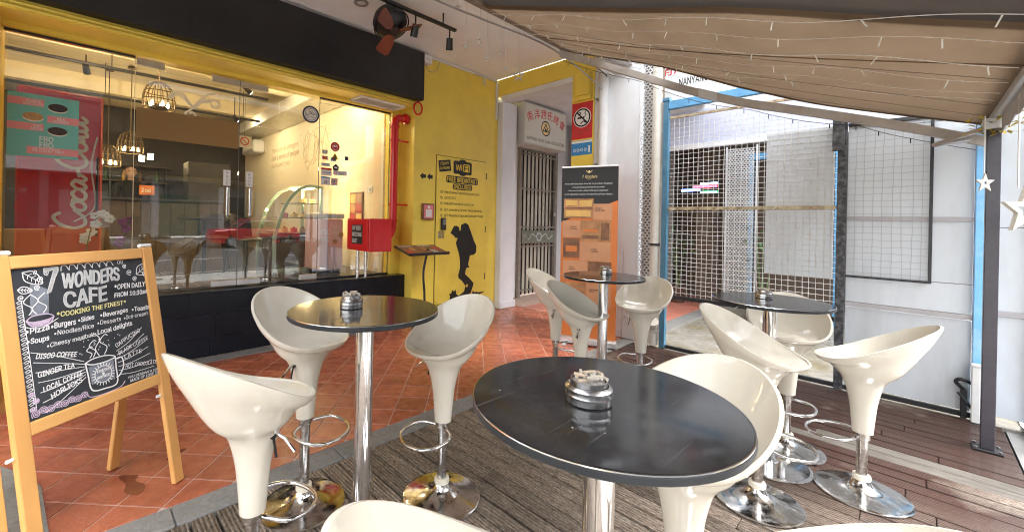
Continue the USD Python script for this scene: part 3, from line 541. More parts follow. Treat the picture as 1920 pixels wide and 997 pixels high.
G = {'南':[[[(3,32),(3,35),(22,35),(22,41),(26,41),(27,35),(45,35),(45,32),(26,31),(27,27),(43,27),(43,-2),(41,-4),(32,-4),(31,-2),(39,0),(39,24),(32,23),(33,21),(31,17),(36,16),(36,13),(26,12),(26,8),(36,8),(36,5),(26,5),(26,-3),(22,-3),(22,5),(12,5),(12,8),(22,9),(22,13),(13,13),(13,16),(17,17),(17,20),(15,21),(17,24),(10,24),(9,-4),(5,-4),(5,27),(21,27),(22,31)],[(18,23),(21,16),(26,16),(30,23)]]],'洋':[[[(15,7),(16,11),(29,12),(29,16),(28,18),(18,18),(18,21),(29,22),(29,28),(17,28),(17,31),(24,32),(20,39),(24,40),(27,35),(27,31),(32,31),(35,33),(38,41),(41,40),(38,32),(45,31),(45,28),(33,28),(33,22),(43,21),(43,18),(33,18),(33,12),(46,11),(46,7),(33,7),(32,-5),(29,-5),(29,7)]],[[(5,39),(8,39),(13,36),(15,34),(14,31),(6,35)]],[[(3,-1),(10,14),(12,15),(14,12),(7,-3)]],[[(2,24),(3,26),(6,26),(13,22),(13,20),(9,19)]]],'趙':[[[(2,-4),(5,10),(5,18),(8,18),(8,11),(10,6),(12,7),(12,22),(2,22),(2,25),(11,25),(12,30),(4,31),(4,34),(11,34),(12,36),(12,40),(15,40),(15,34),(23,34),(23,31),(15,31),(15,25),(24,25),(26,32),(23,38),(25,39),(27,38),(29,34),(28,29),(31,29),(32,40),(35,41),(36,30),(38,29),(42,39),(45,39),(45,36),(42,31),(42,29),(44,29),(44,5),(42,3),(36,3),(35,6),(40,6),(40,12),(29,12),(28,3),(25,3),(25,22),(16,22),(15,15),(23,15),(23,12),(17,12),(15,11),(15,3),(22,0),(46,0),(46,-2),(18,-3),(13,-1),(8,4),(5,-4)],[(28,16),(39,15),(40,18),(29,19)],[(28,23),(39,22),(40,25),(29,26)]]],'氏':[[[(7,-3),(8,35),(40,40),(41,36),(29,34),(29,25),(31,22),(46,21),(46,18),(31,17),(33,6),(38,0),(42,0),(43,7),(46,6),(45,-2),(43,-4),(37,-4),(33,-1),(29,6),(26,18),(12,17),(12,2),(25,6),(25,2),(10,-3)],[(12,23),(26,22),(25,33),(12,32)]]],'總':[[[(21,36),(29,36),(31,41),(34,40),(33,36),(44,36),(44,13),(33,13),(37,7),(36,5),(34,5),(30,13),(21,13)],[(29,17),(41,16),(41,33),(33,32),(33,30),(39,30),(39,27),(36,23),(39,19),(36,18),(33,20)],[(31,26),(34,25),(36,27),(31,28)],[(24,17),(27,16),(26,19),(31,21),(30,24),(24,25)],[(25,26),(29,29),(30,33),(24,33)]],[[(29,10),(29,0),(38,0),(38,4),(41,5),(39,8),(40,11),(43,9),(46,1),(43,0),(41,2),(39,-3),(27,-3),(26,10)]],[[(2,13),(8,22),(3,22),(2,26),(5,28),(9,39),(12,40),(13,38),(8,27),(12,26),(14,32),(15,33),(17,32),(17,29),(13,22),(17,20),(19,14),(19,12),(16,10),(18,3),(21,5),(21,9),(22,10),(24,9),(22,0),(20,-1),(19,2),(15,2),(14,10),(16,10),(16,13),(3,11)],[(12,21),(9,16),(14,16)]],[[(10,-1),(9,9),(12,9),(13,-1)]],[[(2,-2),(4,9),(7,9),(5,-3)]]],'會':[[[(2,27),(3,29),(17,34),(23,40),(27,40),(27,38),(32,34),(46,29),(45,26),(40,27),(40,14),(8,14),(8,26),(4,25)],[(13,28),(14,27),(37,28),(34,30)],[(34,24),(32,17),(37,17),(37,24)],[(25,18),(29,17),(31,24),(25,24)],[(21,33),(22,32),(28,33),(24,36)],[(17,23),(19,17),(22,17),(22,24)],[(16,17),(14,24),(11,24),(11,17)]],[[(11,-5),(11,12),(38,12),(37,-5),(33,-3),(15,-3),(14,-5)],[(15,3),(15,0),(34,1),(33,3)],[(15,9),(15,6),(34,7),(33,9)]]],'halal':[[[(53,4),(54,6),(67,7),(74,11),(69,20),(53,35),(53,37),(57,40),(75,20),(78,20),(77,51),(83,51),(84,15),(86,7),(99,6),(109,8),(119,13),(119,16),(113,19),(109,20),(98,19),(97,25),(100,26),(110,26),(116,24),(125,18),(132,17),(133,13),(125,11),(112,3),(101,0),(86,0),(83,1),(78,7),(72,2),(66,0),(54,0)]],[[(2,-5),(2,5),(4,11),(7,12),(10,11),(8,4),(8,-2),(10,-7),(14,-10),(27,-11),(36,-6),(39,2),(38,51),(44,51),(45,2),(41,-9),(32,-16),(17,-17),(6,-12)]]]}
def glyph(k, s): return ext(unary_union([Polygon(p[0], p[1:]).buffer(0) for p in G[k]]), .0008).apply_scale([s, s, 1])
hl = thing('halal_sticker', 'round white halal sticker ringed in navy on the glass', 'sticker', (2.10, YG, 2.68)); hy = YG - .0072
put(hl, 'disc', on_front(ext(Point(2.105, 2.70).buffer(.105, quad_segs=10), .001), 0, 0, hy), 'print_darkblue'); put(hl, 'face', on_front(ext(Point(2.105, 2.70).buffer(.085, quad_segs=10), .001), 0, 0, hy - .0012), 'paper_white')
put(hl, 'inner_ring', on_front(ext(ring2((2.105, 2.70), .070, .075), .0008), 0, 0, hy - .0024), 'print_darkblue')
g = glyph('halal', .00095); b = g.bounds; g.apply_translation([-(b[0][0] + b[1][0]) / 2, 0, 0]); put(hl, 'lettering', cat([on_front(g, 2.105, 2.70, hy - .0024), on_front(txt('MAJLIS UGAMA', .012, .10, align='l'), 2.055, 2.665, hy - .0024)]), 'print_black')
def sticker(label, x, z, shapes):
    s = thing('glass_sticker', label, 'sticker', (x, YG, z))
    for k, (nm, poly, mt) in enumerate(shapes): put(s, nm, on_front(ext(affinity.translate(poly, x, z), .0009), 0, 0, YG - .0071 - .0012 * k) if not isinstance(poly, trimesh.Trimesh) else on_front(poly, x, z, YG - .0071 - .0012 * k), mt)
sticker('round red sticker with white panda face on the right pane', 2.43, 2.345, [('disc', Point(0, 0).buffer(.062), 'print_red'), ('ring', unary_union([ring2((0, 0), .034, .038), Point(-.013, .008).buffer(.011), Point(.013, .008).buffer(.011)]), 'paper_white'), ('lettering', txt('foodpanda', .012, .085, align='c').apply_translation([0, -.05, 0]), 'paper_white')])
sticker('yellow triangle warning sticker on the right pane', 2.43, 2.22, [('triangle', Polygon([(-.05, -.035), (.05, -.035), (0, .05)]), 'print_yellow'), ('mark', unary_union([sbox(-.006, -.01, .006, .025), sbox(-.006, -.026, .006, -.016)]), 'print_black')])
sticker('small navy square payment sticker on the right pane', 2.57, 2.19, [('square', rect(.05, .05, .006), 'print_darkblue'), ('panel', affinity.translate(sbox(0, 0, .03, .008), .01, .02), 'print_blue')])
sticker('grey square sticker at the door edge of the right pane', 2.26, 2.24, [('square', rect(.07, .05), 'print_grey'), ('badge', Point(.035, .025).buffer(.014), 'paper_white')])
sticker('red and orange card logo sticker on the right pane', 2.255, 2.165, [('square', rect(.085, .05), 'paper_white'), ('disc', Point(.03, .025).buffer(.02), 'print_red'), ('disc', Point(.052, .025).buffer(.02), 'print_orange')])
sticker('white card scheme sticker with three small bars', 2.37, 2.155, [('square', rect(.08, .055), 'paper_white'), ('bar', affinity.translate(sbox(0, 0, .016, .035), .012, .01), 'print_blue'), ('bar', affinity.translate(sbox(0, 0, .016, .035), .032, .01), 'print_red'), ('bar', affinity.translate(sbox(0, 0, .016, .035), .052, .01), 'leaf_green')])
sticker('white NETS strip sticker below the card logos', 2.25, 2.085, [('strip', rect(.12, .04), 'paper_white'), ('lettering', txt('NETS', .022, .07).apply_translation([.02, .009, 0]), 'print_darkblue')])
sticker('dark badge sticker with a small crest on the right pane', 2.40, 2.07, [('badge', Polygon([(0, .02), (.045, .06), (.09, .02), (.08, -.02), (.045, -.03), (.01, -.02)]), 'print_black'), ('window', affinity.translate(sbox(0, 0, .04, .02), .025, 0), 'paper_white')])
sticker('white notice with red top stripe at the door edge', 2.25, 1.965, [('sheet', rect(.14, .10), 'paper_white'), ('stripe', affinity.translate(sbox(0, 0, .14, .025), 0, .075), 'print_red'), ('line', affinity.translate(sbox(0, 0, .11, .012), .015, .035), 'print_grey')])
sticker('white no smoking strip with red circle on the right pane', 2.41, 1.985, [('strip', rect(.19, .06), 'paper_white'), ('circle', ring2((.03, .03), .016, .022), 'print_red'), ('line', unary_union([affinity.translate(sbox(0, 0, .10, .008), .07, .036), affinity.translate(sbox(0, 0, .08, .008), .07, .02)]), 'print_grey')])
sticker('white notice with dark blue top stripe, lowest on the right pane', 2.25, 1.85, [('sheet', rect(.12, .105), 'paper_white'), ('stripe', affinity.translate(sbox(0, 0, .12, .018), 0, .087), 'print_blue'), ('moon', ring2((.06, .035), .012, .02), 'print_darkblue')])
sticker('white square sticker with red ringed flame, lowest right', 2.38, 1.85, [('square', rect(.095, .095), 'paper_white'), ('circle', ring2((.047, .05), .026, .034), 'print_red'), ('flame', Point(.047, .05).buffer(.014), 'print_black')])
ns = thing('no_smoking_notice', 'no smoking notice hanging inside near the door handles', 'notice', (1.7, 6.2, 2.5)); put(ns, 'card', box(1.62, 1.80, 6.3, 6.305, 2.39, 2.55), 'paper_white'); put(ns, 'circle', on_front(ext(unary_union([ring2((1.71, 2.48), .045, .058), affinity.rotate(sbox(1.66, 2.475, 1.76, 2.485), -45)]), .001), 0, 0, 6.2995), 'print_red'); put(ns, 'string', cyl((1.71, 6.302, 2.55), (1.71, 6.302, 3.82), .002, 5), 'cable_black')
# cake display case, counter and furniture
cs = thing('cake_display_case', 'curved glass cake display case with pastel green end frames', 'display case', (2.45, 6.45, .65))
prof = [(0, 0), (0, 1.26), (.24, 1.27), (.44, 1.16), (.60, .92), (.70, .60), (.73, .50), (.73, 0)]
sd = Polygon(spline(prof[1:7], 6).tolist() + [(.73, .0), (0, 0)])
CXB, CY0, CY1 = 2.78, 6.10, 6.85
fo = sd.difference(sd.buffer(-.045))
def case_side(poly, y, dp): return frame(ext(poly, dp), (CXB, y, .65), (-1, 0, 0), ZU)
put(cs, 'end_frame', case_side(fo, CY0, .03), 'pastel_green'); put(cs, 'end_frame', case_side(fo, CY1 - .03, .03), 'pastel_green')
put(cs, 'end_glass', case_side(sd.buffer(-.046).intersection(sbox(0, .56, 1, 2)), CY0 + .012, .004), 'clear_glass')
arc = spline(prof[1:7], 6)
put(cs, 'front_glass', tm([(CXB - a, y, .65 + z) for a, z in arc for y in (CY0 + .03, CY1 - .03)], [f for i in range(len(arc) - 1) for f in ([2*i, 2*i+1, 2*i+3], [2*i, 2*i+3, 2*i+2])]), 'clear_glass')
put(cs, 'base', box(CXB - .70, CXB - .01, CY0 + .032, CY1 - .032, .655, 1.18, .01), 'interior_dark')
for z, dep in ((1.20, .64), (1.42, .56), (1.64, .38)): put(cs, 'shelf', box(CXB - dep, CXB - .03, CY0 + .035, CY1 - .035, z, z + .012), 'brushed_steel')
put(cs, 'case_light', box(CXB - .20, CXB - .12, CY0 + .05, CY1 - .05, 1.868, 1.885), 'warm_bulb')
k = 0
for z, n in ((1.212, 4), (1.432, 4), (1.652, 2)):
    for i in range(n):
        xx = CXB - .10 - (n - 1 - i) * .14; yy = CY0 + .16; cke = thing('cake', f'small {"red" if k % 3 == 1 else "cream"} cake, {ORD[i]} from the left on the {("lowest", "middle", "top")[int((z - 1.2) / .22 + .1)]} display case shelf', 'cake', (xx, yy, z), group='cakes in the display case'); k += 1
        put(cke, 'sponge', lathe([(0, 0), (.05, 0), (.05, .055), (.046, .062), (0, .062)], 14, (xx, yy, z + .0005)), 'cake_red' if k % 3 == 2 else 'cake_cream'); put(cke, 'topping', lathe([(0, 0), (.02, 0), (.012, .018), (0, .02)], 8, (xx, yy, z + .0628)), 'cake_red')
pb = thing('ice_cream_freezer', 'pale pink ice cream freezer box with dark lid', 'freezer', (2.7, 5.8, .65))
put(pb, 'cabinet', box(2.46, 2.83, 5.52, 6.0, .70, 1.42, .02), 'pastel_pink'); put(pb, 'lid', box(2.45, 2.84, 5.51, 6.01, 1.425, 1.50, .012), 'duct_metal'); put(pb, 'plinth', box(2.5, 2.8, 5.55, 5.97, .651, .698), 'black_metal')
put(pb, 'lettering', cat([on_front(txt('FRO', .07, .14, bold=True), 2.49, 1.2, 5.519), on_front(txt('FRO', .07, .14, bold=True), 2.49, 1.1, 5.519)]), 'paper_white'); put(pb, 'cookie_print', on_front(ext(unary_union([Point(2.70, 1.10).buffer(.035), Point(2.79, 1.2).buffer(.04)]), .001), 0, 0, 5.519), 'cookie_tan')
tb = thing('menu_board', 'small menu board of food pictures on the cafe side wall', 'menu board', (3.2, 5.9, 1.5)); put(tb, 'board', box(3.255, 3.279, 5.75, 6.15, 1.35, 1.85, .003), 'print_brown')
for i in range(2):
    for j in range(3): put(tb, 'picture', box(3.251, 3.2545, 5.77 + i * .19, 5.94 + i * .19, 1.37 + j * .155, 1.51 + j * .155), ('print_amber', 'cake_red', 'print_photo')[(i + j) % 3])
wsw = thing('wall_socket', 'small white socket on the cafe side wall by the glass', 'socket', (3.27, 5.6, 1.85)); put(wsw, 'plate', box(3.268, 3.2795, 5.50, 5.60, 1.83, 1.92, .003), 'paper_white'); put(wsw, 'switch', box(3.2635, 3.2678, 5.53, 5.57, 1.86, 1.89), 'print_grey')
ct_ = thing('counter', 'dark cafe counter with a wood panelled front', 'counter', (1.2, 9.6, .65)); put(ct_, 'counter_body', box(.2, 2.2, 9.5, 10.2, .65, 1.68), 'counter_wood'); put(ct_, 'counter_top', box(.15, 2.25, 9.44, 10.25, 1.685, 1.73, .006), 'interior_dark')
for k_ in range(9): put(ct_, 'panel', box(.21 + k_ * .22, .42 + k_ * .22, 9.485, 9.499, .68, 1.66, .003), 'counter_wood')
fg = thing('dark_fridge', 'dark upright cabinet standing behind the counter', 'cabinet', (2.3, 10.6, .65)); put(fg, 'cabinet', box(1.75, 2.55, 10.5, 11.1, .65, 2.6, .01), 'interior_dark'); put(fg, 'door_line', box(2.145, 2.155, 10.494, 10.499, .7, 2.55), 'black_metal')
bl = thing('back_shelf', 'dark shelf of bottles on the back wall', 'shelf', (.8, 11.7, 1.8)); put(bl, 'shelf_board', cat([box(-.6, 1.6, 11.7, 11.99, z, z + .03) for z in (1.75, 2.15, 2.5)]), 'counter_wood'); put(bl, 'bracket', cat([box(x, x + .03, 11.72, 11.99, 1.5, 2.53) for x in (-.5, .5, 1.5)]), 'black_metal')
for k_ in range(7):
    xx = -.45 + k_ * .3; bt = thing('bottle', f'small {("green", "amber", "brown")[k_ % 3]} bottle, {ORD[k_]} from the left on the back wall shelf', 'bottle', (xx, 11.85, 2.18), group='bottles on the back shelf'); put(bt, 'bottle', lathe([(0, 0), (.035, 0), (.035, .14), (.014, .19), (.014, .24), (0, .24)], 10, (xx, 11.85, 2.181)), ('leaf_green', 'print_amber', 'print_brown')[k_ % 3], smooth=40)
lb_ = thing('orange_light_sign', 'orange lettered hanging sign board deep inside the cafe', 'sign', (.9, 9.0, 2.0)); put(lb_, 'board', box(.80, 1.02, 9.2, 9.22, 1.78, 1.95, .003), 'print_orange'); put(lb_, 'lettering', on_front(txt('2oo', .07, .14, bold=True), .83, 1.83, 9.1995), 'paper_white'); put(lb_, 'hanger', cyl((.91, 9.21, 1.95), (.91, 9.21, 3.82), .003, 5), 'cable_black')
for k_, xx in enumerate((1.0, 1.16)):
    w_ = thing('framed_lamp', ('square lit wall lamp, left of two behind the counter', 'square lit wall lamp, right of two behind the counter')[k_], 'wall lamp', (xx, 11.9, 2.6)); put(w_, 'frame', box(xx, xx + .14, 11.9, 11.99, 2.62 + .06 * k_, 2.80 + .06 * k_, .005), 'black_metal'); put(w_, 'glow_panel', box(xx + .02, xx + .12, 11.893, 11.899, 2.64 + .06 * k_, 2.78 + .06 * k_), 'warm_bulb')
# potted orchids inside the glass
for k_, (xx, yy, zz, lab) in enumerate(((.05, 5.3, .95, 'white orchid spray in a pot by the red fridge'), (.32, 5.45, .95, 'purple leaved plant in a pot right of the orchid'))):
    s = thing('orchid' if k_ == 0 else 'potted_plant', lab, 'plant', (xx, yy, .66)); put(s, 'pot', lathe([(0, 0), (.055, 0), (.075, .22), (.068, .22), (.06, .2), (0, .2)], 18, (xx, yy, .661)), 'paper_white', smooth=40)
    for q in range(7):
        a = q * .9; L_ = .2; pts = [(xx + math.cos(a) * L_ * t, yy + .6 * math.sin(a) * L_ * t, .86 + .30 * t - .22 * t * t) for t in np.linspace(0, 1, 6)]
        put(s, 'leaf', tube(pts, np.array([.012, .02, .022, .018, .012, .003]), 4), 'leaf_green' if k_ == 0 else 'petal_purple')
    st = spline([(xx, yy, .86), (xx + .02, yy, 1.1), (xx + .07, yy - .02, 1.36), (xx + .17, yy - .03, 1.42)], 5); put(s, 'stem', tube(st, .005, 5), 'stem_green')
    for q in range(9 if k_ == 0 else 5):
        c = st[min(len(st) - 1, 6 + q)] + npr.uniform(-.035, .035, 3); fl = []
        for j in range(5):
            a = j * 1.2566; fl.append(trimesh.creation.icosphere(1, .022).apply_scale([1, .35, .8]).apply_translation([math.cos(a) * .024, 0, math.sin(a) * .024]))
        put(s, 'flower', cat(fl).apply_translation(c), 'petal_white' if k_ == 0 else 'petal_purple')
# a person behind the counter
def hull_chain(bones, rl=.03):
    parts = []
    for a, ra, b, rb in bones:
        s = [mf.Manifold.sphere(r, 16).translate(tuple(map(float, p))) for p, r in ((a, ra), (b, rb))]; parts.append(mf.Manifold.batch_hull(s))
    m_ = parts[0]
    for q in parts[1:]: m_ = m_ + q
    me = m_.refine_to_length(rl).to_mesh(); t = trimesh.Trimesh(me.vert_properties[:, :3], me.tri_verts); trimesh.smoothing.filter_taubin(t, iterations=8); return t
px, py_, pz_ = .78, 10.55, .65
pn = thing('person', 'person in black top standing behind the cafe counter', 'person', (px, py_, pz_))
P3 = lambda x, y, z: np.array([px + x, py_ + y, pz_ + z])
legs = [b for s in (-1, 1) for b in ((P3(.09 * s, 0, .88), .095, P3(.10 * s, -.02, .48), .062), (P3(.10 * s, -.02, .48), .06, P3(.10 * s, .02, .09), .042), (P3(.10 * s, .02, .05), .04, P3(.11 * s, -.14, .03), .03))]
hand = []
for s in (-1, 1):
    w_ = P3(.26 * s, -.10, .80)
    hand += [(w_, .03, w_ + (0, -.02, -.07), .034)] + [(w_ + (.012 * (f - 1.5), -.03, -.08), .0095, w_ + (.013 * (f - 1.5), -.035, -.08 - (.055, .07, .066, .05)[f]), .008) for f in range(4)] + [(w_ + (-.02 * s, -.03, -.03), .011, w_ + (-.03 * s, -.055, -.08), .009)]
body = legs + [(P3(0, 0, .92), .135, P3(0, 0, 1.15), .125), (P3(-.13, 0, 1.36), .07, P3(.13, 0, 1.36), .07), (P3(0, 0, 1.15), .13, P3(0, 0, 1.32), .14), (P3(0, 0, 1.36), .06, P3(0, -.01, 1.50), .052), (P3(0, -.02, 1.60), .082, P3(0, -.01, 1.66), .088), (P3(0, -.05, 1.55), .05, P3(0, -.035, 1.62), .07), (P3(0, -.10, 1.585), .013, P3(0, -.085, 1.615), .010)]
body += [b for s in (-1, 1) for b in ((P3(.19 * s, 0, 1.36), .055, P3(.24 * s, .03, 1.07), .042), (P3(.24 * s, .03, 1.07), .04, P3(.26 * s, -.10, .82), .028))] + hand + [b for s in (-1, 1) for b in ((P3(.085 * s, -.01, 1.60), .014, P3(.088 * s, -.005, 1.63), .016),)]
put(pn, 'body', hull_chain(body, .02), 'skin', smooth=True)
put(pn, 'top', hull_chain([(P3(0, 0, .93), .145, P3(0, 0, 1.15), .137), (P3(-.135, 0, 1.36), .078, P3(.135, 0, 1.36), .078), (P3(0, 0, 1.15), .142, P3(0, 0, 1.33), .148)] + [b for s in (-1, 1) for b in ((P3(.19 * s, 0, 1.36), .066, P3(.24 * s, .03, 1.08), .055),)], .03), 'cloth_black', smooth=True)
put(pn, 'jeans', hull_chain([(P3(-.05, 0, .9), .13, P3(.05, 0, .9), .13)] + [b for s in (-1, 1) for b in ((P3(.09 * s, 0, .88), .105, P3(.10 * s, -.02, .48), .075), (P3(.10 * s, -.02, .48), .072, P3(.10 * s, .02, .10), .06))], .03), 'denim', smooth=True)
put(pn, 'hair', hull_chain([(P3(0, .02, 1.66), .092, P3(0, .03, 1.60), .08), (P3(-.03, -.02, 1.71), .055, P3(.03, -.02, 1.71), .055)], .03), 'hair_black', smooth=True)
put(pn, 'eye', cat([trimesh.creation.icosphere(1, .011).apply_translation(P3(s * .032, -.096, 1.635)) for s in (-1, 1)]), 'hair_black'); put(pn, 'mouth', trimesh.creation.icosphere(1, .016).apply_scale([1.3, .5, .4]).apply_translation(P3(0, -.094, 1.548)), 'cake_red')
# dark cafe chairs and table inside
def inner_chair(x, y, rot, label):
    s = thing('cafe_chair', label, 'chair', (x, y, .65), group='dark chairs inside the cafe', rot=rot); ORIGIN[s] = np.zeros(3)
    put(s, 'seat', lathe([(0, .44), (.2, .45), (.22, .47), (.2, .485), (0, .48)], 20), 'chair_dark', smooth=40)
    a = np.linspace(-1.25, 1.25, 11); v = [(.22 * math.sin(t), .22 * math.cos(t), z) for z in (.5, .62, .74, .82) for t in a]; v = np.array(v); v[:, 1] += (v[:, 2] - .5) * .12; v[:, 2] -= np.abs(np.tile(a, 4)) * .05 * (v[:, 2] > .7)
    f = [q for i in range(3) for j in range(10) for q in ([i*11+j, i*11+j+1, i*11+j+12], [i*11+j, i*11+j+12, i*11+j+11])]
    w = v.copy(); w[:, :2] *= .93; n = len(v); put(s, 'backrest', tm(np.vstack([v, w]), f + [[q[0]+n, q[2]+n, q[1]+n] for q in f] + [q for j in range(10) for q in ([33+j, 33+j+n, 34+j], [34+j, 33+j+n, 34+j+n])]), 'chair_dark', smooth=40)
    for sx in (-1, 1):
        for sy in (-1, 1): put(s, 'leg', cyl((.14 * sx, .14 * sy, .45), (.19 * sx, .19 * sy, 0), .014, 8), 'black_metal')
inner_chair(1.72, 6.2, .6, 'dark round backed chair inside the cafe, left of the cake case'); inner_chair(1.45, 6.8, -.4, 'dark round backed chair inside the cafe, behind the door handles')
tt = thing('cafe_table', 'small dark round table inside the cafe', 'table', (1.35, 6.2, .65)); put(tt, 'tabletop', lathe([(0, .72), (.3, .72), (.3, .75), (0, .75)], 28, (1.25, 6.35, .65)), 'chair_dark'); put(tt, 'pole', cyl((1.25, 6.35, .67), (1.25, 6.35, 1.37), .03, 12), 'black_metal'); put(tt, 'foot', lathe([(0, 0), (.2, 0), (.2, .015), (.04, .03), (0, .03)], 24, (1.25, 6.35, .651)), 'black_metal')

# ------------------------------------------------------------------ bar stools
NP = 72
def shell_profile(phi):
    """outer then inner profile (radius, height) at the angle phi: 0 = front lip, pi = top of the back"""
    s = (1 - math.cos(phi)) / 2; side = math.sin(phi) ** 2
    zr = .757 + .229 * s ** 1.09 - .04 * side; rr = .207 * (1 - s) + .28 * s - .027 * side
    k = (zr - .66); lo = (1 - s) ** 2 * (.4 + .6 * max(0, math.cos(phi)))
    outer = [(.043, .372), (.049, .45), (.057, .53), (.070, .60), (.088, .655), (.118 + .02 * s, .694 + .012 * s), (rr * (.74 + .03 * s), .702 + k * (.24 + .17 * s) + .004 * s), (rr * .92, .676 + k * (.64 + .12 * s)), (rr, zr)]
    inner = [(rr - .012, zr + .001), (rr * .875, (.66 + k * .78 + .006) * (1 - lo) + (zr + .002) * lo), (rr * (.68 + .05 * s), max(.744, (.66 + k * .5 + .015 * (1 - s)) * (1 - lo) + .757 * lo)), (.112, .741), (.098, .738), (.05, .737), (0.0, .737)]
    return np.array(outer), np.array(inner)
def dense(p, n):
    t = np.r_[0, np.cumsum(np.linalg.norm(np.diff(p, axis=0), axis=1))]; t /= t[-1]; q = np.linspace(0, 1, n)
    return np.stack([PchipInterpolator(t, p[:, 0])(q), PchipInterpolator(t, p[:, 1])(q)], 1)
def make_shell():
    rows = []
    for a in np.arange(NP) * 2 * math.pi / NP:
        o, i = shell_profile(a); o, i = dense(o, 26), dense(i, 18)
        mid = (o[-1] + i[0]) / 2 + [0, .0055]
        pr = np.vstack([o, [o[-1] * .75 + mid * .25 + [0.001, .003]], [mid], [i[0] * .75 + mid * .25 + [-.001, .003]], i])
        rows.append(np.stack([pr[:, 0] * math.cos(a), pr[:, 0] * math.sin(a) * 1.015, pr[:, 1]], 1))
    v = np.array(rows); n, m_ = v.shape[:2]; f = []
    for i in range(n):
        for j in range(m_ - 1):
            a, b, c, d_ = i * m_ + j, ((i + 1) % n) * m_ + j, ((i + 1) % n) * m_ + j + 1, i * m_ + j + 1
            f += [[a, b, c], [a, c, d_]]
    t = trimesh.Trimesh(v.reshape(-1, 3), f, process=True); t.fix_normals(); return t
SHELL = make_shell()
def footrest():
    P = [(.0, .0), (.03, -.10), (.14, -.125), (.225, -.07), (.24, 0), (.225, .07), (.14, .125), (.03, .10)]
    return tube([(x, y, .335 + .0 * x) for x, y in spline(P[1:], 6)] + [], .0085, 8)
LOOP = [(x, y, .35 - .10 * x) for x, y in spline([(.02, -.03), (.06, -.115), (.15, -.125), (.215, -.08), (.235, 0), (.215, .08), (.15, .125), (.06, .115), (.02, .03)], 6)]
def move_up(path, dz):
    x = UsdGeom.Xformable(stage.GetPrimAtPath(path)); x.ClearXformOpOrder()
    op = x.GetPrim().GetAttribute('xformOp:translate')
    (UsdGeom.XformOp(op) if op and op.IsValid() and False else x.AddTranslateOp(opSuffix='lift')).Set(Gf.Vec3d(0, 0, dz))
stool0 = None; MOVING = ('seat_shell', 'footrest', 'footrest_collar', 'lever', 'lever_slot')
def stool(x, y, facing, label, dz=0.0):
    """facing = angle of the front lip, from +x towards +y"""
    global stool0
    p = fresh('/World', 'bar_stool'); X = UsdGeom.Xform.Define(stage, p)
    if stool0: X.GetPrim().GetReferences().AddInternalReference(stool0)
    X.AddTranslateOp().Set(Gf.Vec3d(x, y, .001)) if not stool0 else None
    if stool0: X.ClearXformOpOrder(); X.GetPrim().GetAttribute('xformOp:translate').Set(Gf.Vec3d(x, y, .001)); X.GetPrim().GetAttribute('xformOp:rotateZ').Set(math.degrees(facing)); X.SetXformOpOrder([UsdGeom.XformOp(X.GetPrim().GetAttribute('xformOp:translate')), UsdGeom.XformOp(X.GetPrim().GetAttribute('xformOp:rotateZ'))])
    else: X.AddRotateZOp().Set(math.degrees(facing))
    keys(X.GetPrim(), label=label, category='bar stool', group='ivory bar stools on the deck')
    ORIGIN[p] = np.zeros(3)
    if not stool0:
        stool0 = p
        put(p, 'seat_shell', SHELL, 'ivory_plastic', smooth=50)
        put(p, 'footrest', tube(LOOP, .0085, 8), 'chrome', smooth=50); put(p, 'footrest_collar', lathe([(.0245, .335), (.031, .337), (.031, .371), (.0245, .371)], 20), 'chrome_worn', smooth=40)
        put(p, 'lever', tube([(.02, -.085, .665), (.03, -.13, .650), (.035, -.175, .615)], .0055, 7), 'chrome', smooth=40)
        put(p, 'lever_slot', frame(ext(unary_union([Point(0, 0).buffer(.014), sbox(-.004, -.075, .004, 0)]), .004), (.015, -.0835, .655), (1, 0, 0), (0, .25, .97)), 'dark_gap')
        put(p, 'pole', lathe([(.024, .07), (.024, .40), (0, .40)], 20), 'chrome_worn', smooth=30)
        put(p, 'pole_ring', lathe([(.0245, .078), (.037, .078), (.039, .085), (.037, .102), (.0245, .104)], 24), 'ivory_trim', smooth=40)
        put(p, 'base', lathe([(0, .0), (.197, .0), (.2, .004), (.199, .009), (.185, .014), (.14, .021), (.095, .030), (.062, .043), (.044, .060), (.036, .080), (0, .081)], 56), 'chrome_base', smooth=40)
    for ch in MOVING:
        q = UsdGeom.Xformable(stage.OverridePrim(f'{p}/{ch}') if p != stool0 else stage.GetPrimAtPath(f'{p}/{ch}'))
        if p == stool0: q.AddTranslateOp().Set(Gf.Vec3d(0, 0, dz))
        else: q.GetPrim().CreateAttribute('xformOp:translate', Sdf.ValueTypeNames.Double3).Set(Gf.Vec3d(0, 0, dz))
    return p
PI = math.pi
stool(.855, 2.035, -1.27, 'ivory stool on the kerb side of the table nearest the easel', .068)
stool(.475, 1.57, .3, 'ivory stool seen from behind, next to the chalkboard easel', .016)
stool(1.415, 1.63, 3.2, 'ivory stool in the middle, between the left table and the nearest table', .025)
stool(1.398, .468, 2.94, 'largest ivory stool, tucked behind the nearest black table', -.01)
stool(.49, .40, -.25, 'ivory stool cut off by the bottom of the picture, below the left table', .02)
stool(1.0, .11, 1.7, 'ivory stool of which only the rim shows, at the lower right corner', -.062)
stool(3.184, 2.151, -1.38, 'ivory stool by the banner, farther left of the overlapping pair', .01)
stool(2.925, 1.744, -1.42, 'ivory stool by the back table, nearer of the overlapping pair', -.035)
stool(3.545, 1.544, 3.2, 'ivory stool on the right of the back table, before the white wall', -.023)
stool(2.64, .53, -1.55, 'ivory stool reclining left of the right hand table', -.003)
stool(3.41, .536, 3.4, 'ivory stool pushed in behind the right hand table', -.016)
stool(3.156, .169, 1.62, 'ivory stool standing free on the right, nearest the fence', -.04)

